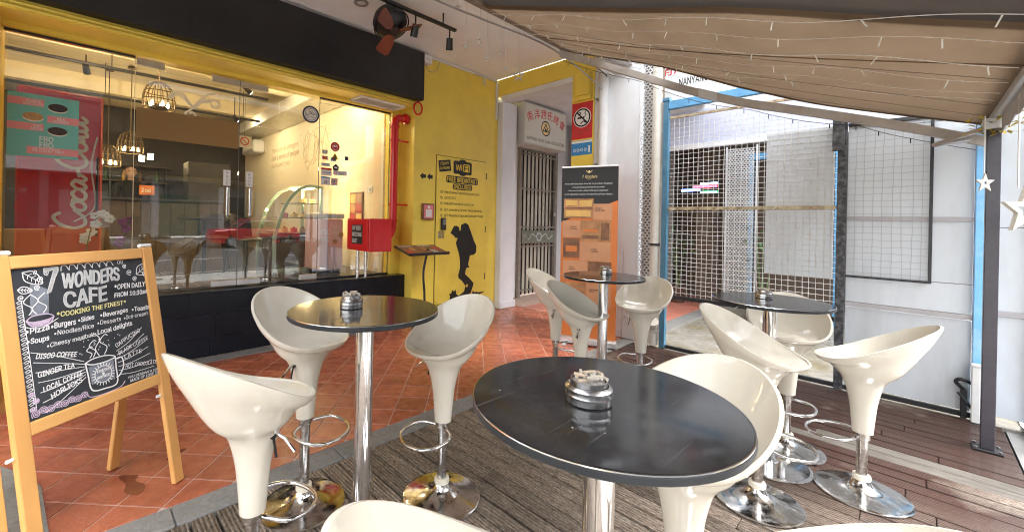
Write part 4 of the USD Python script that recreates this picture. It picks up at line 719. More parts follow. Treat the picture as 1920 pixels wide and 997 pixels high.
# ------------------------------------------------------------------ tables and ashtrays
def table(x, y, z, label, foot=None):
    t = thing('bar_table', label, 'table', (x, y, 0), group='round black bar tables')
    put(t, 'tabletop', lathe([(0, z - .022), (.294, z - .022), (.299, z - .019), (.3, z - .0035), (.2985, z - .001), (.296, z), (0, z)], 72, (x, y, 0)), 'table_black', smooth=30)
    put(t, 'edge_band', lathe([(.3003, z - .020), (.3018, z - .018), (.3018, z - .006), (.3003, z - .004)], 72, (x, y, 0)), 'table_edge', smooth=30)
    put(t, 'edge_trim', lathe([(.2992, z - .0039), (.3012, z - .0036), (.3008, z - .0012), (.2988, z - .0008)], 72, (x, y, 0)), 'table_edge_trim', smooth=30)
    put(t, 'pole', lathe([(.036, .012), (.036, z - .03), (0, z - .03)], 32, (x, y, 0)), 'chrome', smooth=30)
    put(t, 'mounting_plate', lathe([(.037, z - .0295), (.09, z - .028), (.09, z - .0225), (0, z - .0225)], 24, (x, y, 0)), 'black_metal')
    put(t, 'base', lathe([(0, .001), (.215, .001), (.218, .006), (.2, .013), (.06, .02), (.037, .03)], 56, (x, y, 0)), 'chrome', smooth=40)
    return z
TABS = [(.886, 1.525, 1.061, 'black round table nearest the chalkboard easel', (.845, 1.567)), (.918, .492, 1.02, 'large black round table in front, nearest of the four', (.878, .500)), (3.03, 1.62, 1.025, 'black round table in front of the orange banner', (3.14, 1.66)), (3.12, .58, .986, 'black round table on the right in front of the mesh gate', (3.16, .62))]
LAB = ['steel ashtray on the table nearest the easel', 'large steel ashtray full of butts on the nearest table', 'steel ashtray on the table before the banner', 'steel ashtray on the table before the mesh gate']
for i, (x, y, z, lb, ap) in enumerate(TABS):
    table(x, y, z, lb)
    ax, ay = ap; a = thing('ashtray', LAB[i], 'ashtray', (ax, ay, z), group='steel ashtrays on the tables')
    q = z + .0006; R = (.046, .052, .046, .046)[i]
    put(a, 'bowl', lathe([(0, 0), (R * .94, 0), (R, .003), (R, .016), (R * 1.02, .0175), (R * 1.02, .020), (R, .0215), (R, .029), (R * 1.02, .0305), (R * 1.02, .033), (R * .95, .037), (R * .88, .040), (R * .86, .040), (R * .86, .030), (0, .030)], 40, (ax, ay, q)), 'brushed_steel', smooth=35)
    put(a, 'inner_dish', lathe([(R * .80, .039), (R * .80, .051), (R * .76, .051), (R * .74, .042), (0, .042)], 36, (ax, ay, q)), 'brushed_steel', smooth=35)
    mound = trimesh.creation.icosphere(3, R * .72); mound.vertices[:, 2] = np.maximum(mound.vertices[:, 2], 0) * .25; mound.vertices[:, 2] += .007 * meshkit.fbm(mound.vertices * 90); put(a, 'ash', mound.apply_translation((ax, ay, q + .042)), 'ash')
    for k in range(16):
        th, ph, L_ = npr.uniform(0, 6.28), npr.uniform(-.2, .35), npr.uniform(.018, .032); c = np.array([ax, ay, q + .052]) + [npr.uniform(-.026, .026), npr.uniform(-.026, .026), npr.uniform(0, .011)]
        D = np.array([math.cos(th) * math.cos(ph), math.sin(th) * math.cos(ph), math.sin(ph)])
        b_ = put(a, 'cigarette_butt', tube([c - D * L_ / 2, c + D * L_ * .1, c + D * L_ / 2], [.0038, .0037, .0031], 8), 'ash_butt' if k % 3 else 'ash_filter', smooth=40)
npr = np.random.default_rng(11)

# ------------------------------------------------------------------ chalkboard easel
EO = np.array([-.0945, 2.2833, 0]); EU = np.array([.825, .565, 0]); EV = np.array([-.1105, .1613, .9807]); EV = EV - EU * (EU @ EV); EV /= np.linalg.norm(EV); EN = np.cross(EU, EV)
ez = thing('chalkboard_easel', 'pine framed a-board with a chalked cafe menu standing on the tiles', 'chalkboard', (.15, 2.6, 0))
def on_board(mesh, off=0.0): return frame(mesh, EO + EN * off, EU, EV)
def bar(u0, u1, v0, v1, n0, n1, b=.004): return frame(box(u0, u1, v0, v1, n0, n1, b), EO, EU, EV)
put(ez, 'leg', bar(-.022, .034, .004, 1.275, -.022, .008), 'pine_wood'); put(ez, 'leg', bar(.600, .655, .004, 1.275, -.022, .008), 'pine_wood')
put(ez, 'rail', bar(.0345, .5995, 1.218, 1.272, -.020, .006), 'pine_wood_rail'); put(ez, 'rail', bar(.0345, .5995, .538, .592, -.020, .006), 'pine_wood_rail')
board_ = put(ez, 'panel', bar(.0345, .5995, .5925, 1.2175, -.014, -.004, .001), 'chalkboard')
put(ez, 'knob', frame(box(-.03, .045, 1.276, 1.295, -.02, .005, .006), EO, EU, EV), 'white_knob'); put(ez, 'knob', frame(box(.59, .66, 1.276, 1.295, -.02, .005, .006), EO, EU, EV), 'white_knob')
put(ez, 'wing_bolt', bar(-.05, -.0225, .47, .485, -.01, .0, .004), 'white_knob'); put(ez, 'wing_bolt', bar(.57, .5995, .47, .485, -.01, .0, .004), 'white_knob')
# rear leaf of the a-board, hinged at the top
back = -EN * .0 + np.array([EN[0], EN[1], 0]); back = -back / np.linalg.norm(back)
RV = EV.copy(); RV = np.array([0, 0, 1.0]) * 1.23 - back * .165; RV /= np.linalg.norm(RV)
RT = EO + EV * 1.255 - EN * .03; RN = np.cross(EU, RV)
def rbar(u0, u1, d0, d1, n0, n1, b=.004): return frame(box(u0, u1, -d1, -d0, n0, n1, b), RT, EU, RV)
RL = RT[2] / RV[2]
put(ez, 'rear_leg', rbar(-.02, .034, .0, RL - .004, -.028, .0), 'pine_wood'); put(ez, 'rear_leg', rbar(.600, .654, .0, RL - .004, -.028, .0), 'pine_wood')
put(ez, 'rear_rail', rbar(.0345, .5995, .02, .07, -.026, -.002), 'pine_wood_rail'); put(ez, 'rear_rail', rbar(.0345, .5995, .62, .67, -.026, -.002), 'pine_wood_rail'); put(ez, 'rear_panel', rbar(.0345, .5995, .0705, .6195, -.018, -.008, .001), 'board_back')
for u in (-.03, .61): put(ez, 'hinge', frame(box(u, u + .05, 1.235, 1.262, -.034, -.023, .003), EO, EU, EV), 'brushed_steel')
CH, CY_, CP = [], [], []     # chalk: white, yellow, pink
def chalk(s, u0, v0, u1, v1, h, bold=False, to=CH, wob=.0):
    L_ = math.hypot(u1 - u0, v1 - v0); q = txt(s, h, L_, bold=bold, depth=.0006); a = math.atan2(v1 - v0, u1 - u0)
    q.vertices[:, 0] += .12 * q.vertices[:, 1]; q.vertices[:, 1] += .06 * h * np.sin(q.vertices[:, 0] * 55 + u0 * 40)
    c, s_ = math.cos(a), math.sin(a); to.append(frame(q, (u0, v0, 0), (c, s_, 0), (-s_, c, 0)))
def line(pts, w=.003, to=CH, smooth=True): to.append(ext(stroke(spline([(p[0], p[1]) for p in pts], 5) if smooth else pts, w), .0006))
for o_ in (0, .0018, .0036): chalk('7', .146 + o_, 1.10, .200 + o_, 1.105, .105, True); chalk('WONDERS', .209 + o_, 1.112, .463 + o_, 1.116, .066, True); chalk('CAFE', .206 + o_, 1.024, .391 + o_, 1.028, .070, True)
to_ = [((.434, 1.072), (.594, 1.066), '*OPEN DAILY', .024), ((.429, 1.033), (.606, 1.026), 'FROM 10:30am', .022), ((.06, .942), (.144, .944), '•Pizza', .023), ((.150, .943), (.246, .944), '•Burgers', .024), ((.256, .949), (.325, .948), '•Sides', .021), ((.352, .949), (.485, .949), '•Beverages', .021), ((.505, .945), (.600, .943), '•Toasts', .022),
       ((.061, .902), (.138, .900), '•Soups', .021), ((.158, .912), (.318, .908), '•Noodles/Rice', .020), ((.335, .915), (.445, .913), '•Desserts', .020), ((.46, .913), (.585, .913), '•Ice cream', .019), ((.127, .868), (.324, .868), '•Cheesy meatballs', .019), ((.331, .871), (.498, .878), 'Local delights', .022),
       ((.083, .836), (.231, .800), 'DISCO COFFEE', .021), ((.082, .757), (.219, .755), 'GINGER TEA', .022), ((.096, .692), (.246, .710), 'LOCAL COFFEE', .021), ((.121, .653), (.243, .683), 'HORLICKS', .022), ((.406, .788), (.534, .836), 'CAPPUCINO', .020), ((.414, .750), (.570, .785), 'BLACK COFFEE', .019), ((.438, .722), (.528, .728), 'LATTE', .020), ((.436, .678), (.596, .648), 'HOT CHOCOLATE', .019), ((.44, .622), (.605, .612), 'YOU DESERVE A CUP', .011), ((.45, .602), (.605, .594), 'MADE OF LOVE 30!', .014)]
for a, b, s, h in to_: chalk(s, *a, *b, h, h > .0205)
chalk('*COOKING THE FINEST*', .176, .988, .481, .990, .021, True, CY_)
# cup, saucer, steam, rays
cup = [(.263, .757), (.268, .70), (.277, .63), (.33, .617), (.388, .622), (.393, .70), (.395, .747)]
line(cup, .006); line([(.263, .757), (.30, .768), (.36, .765), (.395, .747), (.35, .738), (.29, .742), (.263, .757)], .005); line([(.394, .735), (.425, .735), (.428, .69), (.405, .655), (.390, .65)], .006)
CH.append(ext(ring2((.333, .685), .036, .039), .0006)); CH += [ext(stroke([(.333 + .041 * math.cos(t), .685 + .041 * math.sin(t)), (.333 + .05 * math.cos(t), .685 + .05 * math.sin(t))], .0035), .0006) for t in np.arange(22) * PI / 11]
chalk('FRESH', .306, .695, .360, .695, .013, True); chalk('BREWED', .304, .668, .362, .668, .012, True); CH.append(ext(Point(.333, .687).buffer(.006), .0006))
for du, h, wv in ((.30, .075, .012), (.325, .105, -.012), (.35, .09, .014), (.285, .05, .01)): line([(du, .775), (du + wv, .775 + h * .35), (du - wv, .775 + h * .7), (du + wv * .7, .775 + h), (du + wv * 1.6, .775 + h * .93)], .0035)
for k in range(7):
    v0, v1 = .845 - .03 * k, .776 - .012 * k; line([(.07 + .004 * k, v0 + .02 - .013 * k), (.15, (v0 + v1) / 2 + .018 - .012 * k), (.258, v1 - .008)], .0026)
    line([(.405, .772 - .019 * k), (.47, .80 - .026 * k), (.545 + .006 * k, .855 - .036 * k)], .0026)
for k in range(26): CH.append(ext(Point(.24 + .2 * npr.random(), .79 + .085 * npr.random()).buffer(.0022), .0006))
line([(.255, .618), (.27, .60), (.333, .594), (.40, .598), (.425, .617)], .004, CP); line([(.245, .628), (.255, .59), (.333, .58), (.44, .61)], .0035, CP) if False else None
# spiral border along the bottom, loops up the sides
def spiral(cu, cv_, r, to=CP, turns=2.6): t = np.linspace(.4, turns * 2 * PI, 34); to.append(ext(stroke([(cu + r * a / (turns * 2 * PI) * math.cos(a), cv_ + r * a / (turns * 2 * PI) * math.sin(a)) for a in t], .003), .0006))
for k in range(8): spiral(.062 + .026 * k + .0, .614 + (k % 2) * .006, .0165)
for k in range(3): spiral(.056 + .012 * (k % 2), .635 + .03 * k, .012)
for k in range(24): line([(.043, .60 + .019 * k + .04), (.056, .606 + .019 * k + .04), (.060, .598 + .019 * k + .04), (.046, .594 + .019 * k + .04)], .0028)
line([(.0655, .64), (.064, .85), (.060, 1.08)], .0025); line([(.612, .60), (.613, .85), (.612, 1.075)], .003); line([(.617, .60), (.619, .85), (.616, 1.075)], .0022)
def leaf(cu, cv_, L_, ang, to=CH):
    c, s = math.cos(ang), math.sin(ang); T = lambda a, b: (cu + L_ * (a * c - b * s), cv_ + L_ * (a * s + b * c))
    line([T(0, 0), T(.3, .28), (T(.7, .22)), T(1, 0), T(.7, -.22), T(.3, -.28), T(0, 0)], .0035, to); line([T(0, 0), T(1, 0)], .0025, to, False)
    for q in (.25, .45, .65, .8): line([T(q, 0), T(q + .1, .16)], .002, to, False); line([T(q, 0), T(q + .1, -.16)], .002, to, False)
leaf(.075, 1.20, .085, -.7); leaf(.555, 1.135, .095, .55); leaf(.052, 1.13, .05, -.2)
for cu, cv_, r in ((.135, 1.165, .014), (.16, 1.19, .012), (.12, 1.13, .012), (.52, 1.15, .015), (.545, 1.115, .013), (.60, 1.135, .014), (.612, 1.10, .011), (.06, 1.095, .012), (.50, 1.185, .011)): spiral(cu, cv_, r, CH, 1.8)
for k in range(7): a = .215 + .033 * k; line([(a, 1.192), (a + .004, 1.212), (a + .02, 1.214), (a + .031, 1.194)], .0028)
line([(.468, 1.20), (.468, 1.214), (.476, 1.214), (.476, 1.20), (.468, 1.20)], .002, CH, False); line([(.484, 1.199), (.484, 1.213), (.492, 1.213), (.492, 1.199), (.484, 1.199)], .002, CH, False); line([(.112, 1.19), (.118, 1.205), (.125, 1.202), (.119, 1.187), (.112, 1.19)], .002, CH, False)
# bowl of soup with steam
line([(.068, .997), (.09, 1.012), (.14, 1.013), (.165, .998), (.14, .988), (.09, .987), (.068, .997)], .004, CP); line([(.068, .996), (.085, .972), (.115, .966), (.15, .972), (.165, .996)], .006, CP); line([(.055, .975), (.115, .957), (.180, .985)], .003)
CP.append(ext(unary_union([Polygon([(.075, .99), (.09, .974), (.115, .969), (.145, .974), (.158, .99), (.14, .985), (.09, .985)])]), .0005))
for du, wv in ((.08, .014), (.105, -.012), (.13, .014)): line([(du, 1.02), (du + wv, 1.045), (du - wv, 1.075), (du + wv, 1.105)], .0035)
for q_ in (Polygon([(.095, 1.02), (.14, 1.02), (.15, 1.11), (.105, 1.14)]).buffer(.01), Polygon([(.275, .65), (.385, .64), (.39, .74), (.27, .74)]).buffer(-.004)): put(board_, 'chalk_dust', on_board(ext(q_, .0003), -.0039), 'chalk_dust')
put(board_, 'chalk_lettering', on_board(cat(CH), -.0034), 'chalk_white'); put(board_, 'chalk_heading', on_board(cat(CY_), -.0033), 'chalk_yellow'); put(board_, 'chalk_drawing', on_board(cat(CP), -.0032), 'chalk_pink')

# ------------------------------------------------------------------ menu stand, riser cabinet, banner
ms = thing('menu_stand', 'black menu stand with a sloping picture menu on a bent stem', 'menu stand', (3.40, 4.32, 0))
put(ms, 'base', lathe([(0, .001), (.17, .001), (.17, .012), (.03, .02), (0, .02)], 32, (3.40, 4.32, 0)), 'black_metal'); put(ms, 'stem', tube(spline([(3.40, 4.32, .015), (3.385, 4.32, .45), (3.37, 4.33, .75), (3.43, 4.32, 1.05)], 8), .016, 10), 'black_metal', smooth=40)
mU = np.array([1, 0, 0]); mV = np.array([0, .968, .25]); mO = np.array([3.04, 4.20, 1.0])
put(ms, 'tray', frame(box(0, .66, 0, .36, -.02, 0, .004), mO, mU, mV), 'black_metal'); put(ms, 'lip', frame(box(0, .66, -.012, -.001, -.02, .018, .003), mO, mU, mV), 'black_metal')
put(ms, 'menu_sheet', frame(box(.015, .645, .015, .345, .0005, .003), mO, mU, mV), 'print_brown')
for i in range(6): put(ms, 'dish_picture', frame(box(.03 + .1 * i, .115 + .1 * i, .03 + .1 * (i % 2), .15 + .1 * (i % 2), .0035, .0045), mO, mU, mV), ('cake_red', 'print_photo', 'print_brown', 'print_photo', 'print_grey', 'cake_red')[i])
put(ms, 'menu_lettering', frame(cat([txt(s, .02, .2).apply_translation([.04 + .3 * (i % 2), .31 - .03 * (i // 2), 0]) for i, s in enumerate(('NASI LEMAK', 'CHICKEN RICE', 'PASTA', 'BURGER'))]), mO + np.cross(mU, mV) * .0036, mU, mV), 'paper_white')
rx, ry = 3.19, 4.80
rp = thing('riser_pipe', 'red riser pipe bending out of the wall beside the shop glass', 'pipe', (rx, ry, 1.2))
rr = [(3.41, 4.80, 2.83), (3.33, 4.80, 2.83), (3.25, 4.80, 2.825), (3.205, 4.80, 2.79), (rx, ry, 2.73), (rx, ry, 2.2), (rx, ry, 1.42), (rx - .01, ry, 1.30), (rx - .04, ry, 1.23), (rx - .10, ry, 1.19), (2.945, ry, 1.18)]
put(rp, 'pipe', tube(rr, .052, 20), 'red_paint', smooth=50)
[put(rp, 'flange', q_, 'red_paint', smooth=30) for q_ in (cyl((3.345, 4.80, 2.83), (3.375, 4.80, 2.83), .075, 20), cyl((rx, ry, 2.68), (rx, ry, 2.71), .064, 20), cyl((rx, ry, 1.40), (rx, ry, 1.425), .062, 20))]
for z in (2.5, 1.62): put(rp, 'bracket', cat([lathe([(.053, z), (.060, z), (.060, z + .03), (.053, z + .03)], 20, (rx, ry, 0)), box(rx + .055, 3.418, ry - .012, ry + .012, z + .004, z + .026)]), 'red_paint')
put(rp, 'wall_rose', on_front(ext(Point(0, 0).buffer(.1).union(sbox(-.1, -.05, .12, .05)), .004), 3.30, 2.5, 4.855), 'yellow_paint') if False else None
rc = thing('riser_cabinet', 'red dry riser cabinet fixed in front of the shop glass', 'cabinet', (2.8, 4.7, 1.03))
put(rc, 'cabinet', box(2.625, 2.94, 4.462, 5.008, 1.03, 1.432, .004), 'red_paint'); put(rc, 'front_door', box(2.622, 2.943, 4.447, 4.4605, 1.027, 1.436, .004), 'red_paint'); put(rc, 'side_door', box(2.614, 2.6235, 4.475, 4.995, 1.05, 1.415, .002), 'red_paint')
npl = put(rc, 'name_plate', box(2.6115, 2.6135, 4.60, 4.87, 1.115, 1.355, .0005), 'print_black')
put(npl, 'lettering', cat([frame(txt(s, .05, w), (2.6113, 4.855, z), (0, -1, 0), ZU) for s, w, z in (('DRY RISER', .21, 1.29), ('BREECHING', .235, 1.21), ('INLET', .12, 1.13))]), 'paper_white'); put(rc, 'lock', cyl((2.613, 4.94, 1.24), (2.605, 4.94, 1.24), .010, 10), 'chrome')
put(rc, 'leg_pipe', cat([cyl((2.72, 4.9, .6605), (2.72, 4.9, 1.029), .022, 12), cyl((2.84, 4.9, .6605), (2.84, 4.9, 1.029), .022, 12)]), 'red_paint' if False else 'chrome_worn')
hr = thing('hose_ring', 'small red ring hanging from the corner of the sign board', 'ring', (3.43, 4.60, 2.94)); put(hr, 'ring', tube([(3.43 + .055 * math.cos(t), 4.60 - .02 * math.cos(t), 2.955 + .085 * math.sin(t)) for t in np.arange(28) * PI / 14], .012, 8, True), 'red_paint', smooth=50); put(hr, 'hook', cyl((3.43, 4.60, 3.035), (3.43, 4.60, 3.062), .006, 6), 'black_metal')
bA, bB = np.array([4.33, 2.84, 0]), np.array([4.55, 2.27, 0]); bU = (bB - bA) / np.linalg.norm(bB - bA); bV = np.array([0, 0, 1.0]); BW = .61
bn = thing('rollup_banner', 'orange and black roll-up hostel banner standing on the walkway edge', 'banner', (4.44, 2.55, 0)); bO = bA - bU * .03
def on_ban(mesh, off): return frame(mesh, bO + np.cross(bU, bV) * off, bU, bV)
BW = .64
bs_ = put(bn, 'sheet', frame(box(0, BW, .09, 2.085, -.004, -.002), bO, bU, bV), 'print_orange')
bt_ = Polygon([(0, 1.44), (.35, 1.58), (.46, 1.63), (BW, 1.70), (BW, 2.085), (0, 2.085)]); put(bs_, 'black_panel', on_ban(ext(bt_, .0008), -.0019), 'print_black')
for nm, (a, b, c, d_), mt in (('photo_panel', (.03, 1.49, .37, 1.72), 'print_photo'), ('text_panel', (.37, 1.47, .58, 1.66), 'print_peach'), ('photo_panel', (.23, 1.22, .57, 1.465), 'print_photo'), ('text_panel', (.02, 1.26, .225, 1.46), 'print_peach'), ('photo_panel', (.03, 1.02, .22, 1.25), 'print_brown'), ('text_panel', (.225, .99, .57, 1.215), 'print_peach'), ('photo_panel', (.32, .76, .58, .985), 'print_brown'), ('text_panel', (.03, .76, .315, .985), 'print_peach'), ('photo_panel', (.03, .45, .30, .73), 'print_photo'), ('text_panel', (.305, .45, .58, .73), 'print_peach')):
    put(bs_, nm, on_ban(ext(sbox(a, b, c, d_), .0008), -.0009), mt)
for a, b, c, d_, mt in ((.04, 1.60, .36, 1.615, 'print_brown'), (.05, 1.64, .19, 1.70, 'print_amber'), (.21, 1.63, .35, 1.70, 'print_amber'), (.05, 1.51, .34, 1.58, 'print_amber'), (.25, 1.25, .43, 1.29, 'print_brown'), (.26, 1.33, .42, 1.36, 'print_orange'), (.46, 1.24, .55, 1.44, 'print_brown'), (.06, 1.09, .19, 1.16, 'print_orange'), (.35, .80, .55, .84, 'print_photo'), (.06, .50, .27, .56, 'print_amber')): put(bs_, 'photo_detail', on_ban(ext(sbox(a, b, c, d_), .0006), .0), mt)
put(bs_, 'emblem', on_ban(cat([ext(unary_union([stroke(spline([(.28, 2.05), (.30, 2.03), (.315, 2.02), (.33, 2.03), (.35, 2.05)], 4), .006), Point(.315, 2.04).buffer(.012)]), .0006), txt('7 Wonders', .034, .17, shear=.15).apply_translation([.235, 1.962, 0]), txt('HOSTEL', .009, .05).apply_translation([.29, 1.945, 0])]), -.0009), 'print_gold')
put(bs_, 'white_lettering', on_ban(cat([txt(s, .016, w).apply_translation([.305 - w / 2, z, 0]) for s, w, z in (('•Free Buffet Breakfast •Free Wi-Fi •24 Hours Reception', .54, 1.888), ('•Towels/Earplugs/Dental Kit provided', .37, 1.848), ('•Personal Locker •Soap & Shampoo Dispensers', .45, 1.808), ('•Coin Operated Laundry •Female/Mixed Room Option', .54, 1.765))]), -.0009), 'paper_white')
put(bs_, 'dark_lettering', on_ban(cat([txt(s, .018, w).apply_translation([x, z, 0]) for s, w, x, z in (('Single', .07, .39, 1.60), ('Family Suite', .11, .39, 1.575), ('Queen', .07, .11, 1.38), ('Capsule', .08, .11, 1.355), ('Single', .07, .35, 1.12), ('Capsule', .08, .35, 1.095), ('Twin', .06, .10, .90), ('Capsule', .08, .10, .875), ('Washroom', .11, .34, .65), ('Area', .05, .34, .625))]), .0), 'print_black')
put(bn, 'top_bar', frame(box(-.004, BW + .004, 2.086, 2.108, -.014, .008, .004), bO, bU, bV), 'aluminium'); put(bn, 'base_case', frame(box(-.01, BW + .01, .012, .088, -.06, .06, .012), bO, bU, bV), 'aluminium'); put(bn, 'foot', cat([frame(box(x, x + .05, .001, .011, -.16, .16, .003), bO, bU, bV) for x in (.06, .52)]), 'aluminium'); put(bn, 'support_pole', frame(cyl((BW / 2, .09, -.03), (BW / 2, 2.07, -.02), .009, 8), bO, bU, bV), 'aluminium')

# ------------------------------------------------------------------ end of the walkway: pilaster, beam, column, clan doorway
XB = 5.08
bm = thing('walkway_beam', 'yellow beam crossing the walkway from wall to column', 'beam', (5.2, 3.9, 3.47))
put(bm, 'beam', box(XB, 5.30, 2.88, 4.658, 3.475, 3.748, .006), 'yellow_paint'); put(bm, 'beam_underside', box(XB + .004, 5.30, 3.22, 4.55, 3.40, 3.4735), 'white_paint')
pl = thing('pilaster', 'white painted pilaster beside the yellow wall', 'pilaster', (5.3, 4.6, 0)); put(pl, 'shaft', box(5.122, 5.48, 4.552, 4.9, 0.004, 3.398, .006), 'white_paint'); put(pl, 'skirting', box(5.118, 5.50, 4.53, 4.5505, .004, .11, .004), 'white_paint')
cl = thing('yellow_column', 'yellow walkway column with a corbel carrying two posters', 'column', (5.2, 3.07, 0))
put(cl, 'shaft', box(XB, 5.36, 2.90, 3.235, .004, 3.47, .004), 'yellow_paint'); put(cl, 'corbel', box(5.0, 5.0785, 2.93, 3.15, 3.16, 3.46, .006), 'yellow_paint'); put(cl, 'corbel_step', box(5.03, 5.0785, 2.925, 3.20, 3.10, 3.158, .004), 'yellow_paint')
po = thing('no_smoking_poster', 'red no smoking poster on the yellow column', 'poster', (XB, 3.07, 2.6)); xo = XB - .0006
put(po, 'sheet', on_side(ext(rect(.315, .50), .0012), 3.23, 2.58, xo), 'print_red'); put(po, 'white_disc', on_side(ext(Point(0, 0).buffer(.135, quad_segs=10), .0009), 3.072, 2.87, xo - .0013), 'paper_white')
put(po, 'symbol', on_side(ext(unary_union([ring2((0, 0), .105, .125), affinity.rotate(sbox(-.11, -.01, .11, .01), -45), sbox(-.07, -.012, .035, .012), stroke(spline([(.04, .01), (.06, .04), (.04, .06), (.06, .09)], 4), .01), stroke(spline([(-.05, .04), (-.02, .06), (-.05, .08)], 4), .012), stroke(spline([(-.02, -.08), (.02, -.05), (.05, -.07)], 4), .014)]), .0009), 3.072, 2.87, xo - .0024), 'print_black')
put(po, 'lettering', cat([on_side(txt(s, .026, w), 3.205, z, xo - .0013) for s, w, z in (('NO SMOKING', .25, 2.68), ('BY LAW', .15, 2.64))]), 'print_brown')
p2 = thing('blue_poster', 'small blue symbols notice below the red poster', 'poster', (XB, 3.07, 2.35)); put(p2, 'sheet', on_side(ext(rect(.315, .20), .0012), 3.23, 2.36, xo), 'print_blue'); put(p2, 'stripe', on_side(ext(rect(.315, .03), .0009), 3.23, 2.525, xo - .0013), 'paper_white'); put(p2, 'symbol', on_side(ext(unary_union([ring2((.05 + .055 * k, .07), .014, .021, 12) for k in range(4)] + [sbox(.26, .03, .285, .12)]), .0009), 3.23, 2.36, xo - .0013), 'paper_white')
wn = thing('end_wall', 'white painted end wall between the downpipe and the mesh screen', 'wall', (5.2, 2.5, 0))
put(wn, 'neck', box(5.10, 5.36, 2.80, 2.898, .004, 4.2), 'white_paint'); put(wn, 'wall_panel', box(XB, 5.36, 2.285, 2.70, .004, 4.2, .004), 'white_paint'); put(wn, 'joint', box(XB - .0025, XB + .01, 2.45, 2.456, .01, 1.1), 'print_grey'); put(wn, 'corner_trim', box(XB - .008, 5.14, 2.262, 2.2835, .004, 4.2, .003), 'white_paint')
for i, (y, r, z0, z1, mt, lab) in enumerate(((2.745, .062, .004, 4.1, 'pvc_white', 'fat white downpipe beside the yellow column'), (2.06, .052, .02, 3.3, 'pvc_cream', 'cream downpipe with a capped elbow beside the blue fence post'))):
    s = thing('downpipe', lab, 'pipe', (5.05, y, 0)); put(s, 'pipe', cyl((5.05, y, z0), (5.05, y, z1), r, 24), mt, smooth=40)
    put(s, 'pipe_collar', cat([lathe([(r + .0005, z), (r + .008, z), (r + .008, z + .05), (r + .0005, z + .05)], 24, (5.05, y, 0)) for z in ((3.28, 1.9) if i == 0 else (.42, .18))]), mt, smooth=40)
    if i: put(s, 'capped_branch', cat([tube([(5.05, y, .20), (4.97, y - .03, .27), (4.93, y - .05, .30)], .045, 16), cyl((4.928, y - .05, .302), (4.90, y - .062, .322), .055, 18)]), mt, smooth=40); put(s, 'strap', lathe([(r + .0005, 1.18), (r + .004, 1.18), (r + .004, 1.21), (r + .0005, 1.21)], 24, (5.05, y, 0)), 'black_metal')
    else: put(s, 'bracket', cat([box(5.05 - .07, 5.09, y + r + .002, y + r + .03, z, z + .02) for z in (3.05, 2.2)]), 'cable_grey')
def hexmesh(w, h, c, t, x):   # expanded-metal screen: strands around hexagonal openings, in the plane x = const (local y right, z up)
    cells, dy, dz = [], c, c * .75; r = 0; z = 0.0
    strands = []
    while z < h:
        off = c / 2 if r % 2 else 0; q = off
        while q < w + .001:
            a = [(q - c / 2, z), (q, z + c * .28), (q + c / 2, z)]
            strands += [(a[0], a[1]), (a[1], a[2])]; strands.append((a[1], (q, z + dz))) if False else None
            strands.append(((q - c / 2, z), (q - c / 2, z - c * .42)))
            q += c
        z += c * .70; r += 1
    v, f = [], []
    for (a, b) in strands:
        a, b = np.array(a), np.array(b)
        if max(a[0], b[0]) > w + .01 or min(a[0], b[0]) < -.01 or min(a[1], b[1]) < 0: continue
        d_ = (b - a) / np.linalg.norm(b - a); nn = np.array([-d_[1], d_[0]]) * t / 2; k = len(v)
        for p in (a - nn, b - nn, b + nn, a + nn): v.append((p[0], p[1], 0))
        for p in (a - nn, b - nn, b + nn, a + nn): v.append((p[0], p[1], .003))
        f += [[k+4, k+5, k+6], [k+4, k+6, k+7], [k, k+2, k+1], [k, k+3, k+2], [k, k+1, k+5], [k, k+5, k+4], [k+2, k+3, k+7], [k+2, k+7, k+6]]
    return tm(v, f)
es = thing('expanded_metal_screen', 'narrow grey expanded metal strip beside the white wall', 'screen', (5.1, 2.2, 0)); put(es, 'lattice', on_side(hexmesh(.14, 3.9, .046, .012, 0), 2.262, .08, 5.10), 'galvanised'); put(es, 'backing', box(5.22, 5.36, 2.1, 2.262, .004, 4.2), 'brown_wall')
# clan association doorway beyond the pilaster
cw = setting('far_walkway_wall', at=(7, 5, 0))
put(cw, 'wall', cat([box(5.48, 6.12, 5.05, 5.2, .004, 4.0), box(7.36, 10, 5.05, 5.2, .004, 4.0), box(6.12, 7.36, 5.05, 5.2, 2.88, 4.0)]), 'white_paint'); put(cw, 'ceiling', box(5.31, 10, 2.46, 5.2, 3.52, 3.7), 'white_paint'); put(cw, 'end', box(9.2, 9.3, 3.4, 5.05, .004, 3.5), 'grey_wall'); put(cw, 'pier', box(7.6, 7.95, 4.3, 4.7, .004, 3.5), 'white_paint'); put(cw, 'dark_opening', box(9.19, 9.199, 3.5, 4.2, 1.6, 2.9), 'window_dark')
cs_ = thing('clan_light_box', 'hanging white light box sign with red characters and a gold emblem', 'sign', (6.1, 4.6, 2.8)); cy0 = 4.45
put(cs_, 'case', box(5.54, 6.80, cy0, cy0 + .30, 2.765, 3.475, .006), 'lightbox_side'); fc_ = put(cs_, 'face', box(5.565, 6.775, cy0 - .004, cy0 - .0005, 2.79, 3.45, .001), 'lightbox_face'); put(cs_, 'hanger', cat([cyl((x, cy0 + .15, 3.476), (x, cy0 + .15, 3.519), .012, 8) for x in (5.8, 6.55)]), 'aluminium')
gx = []
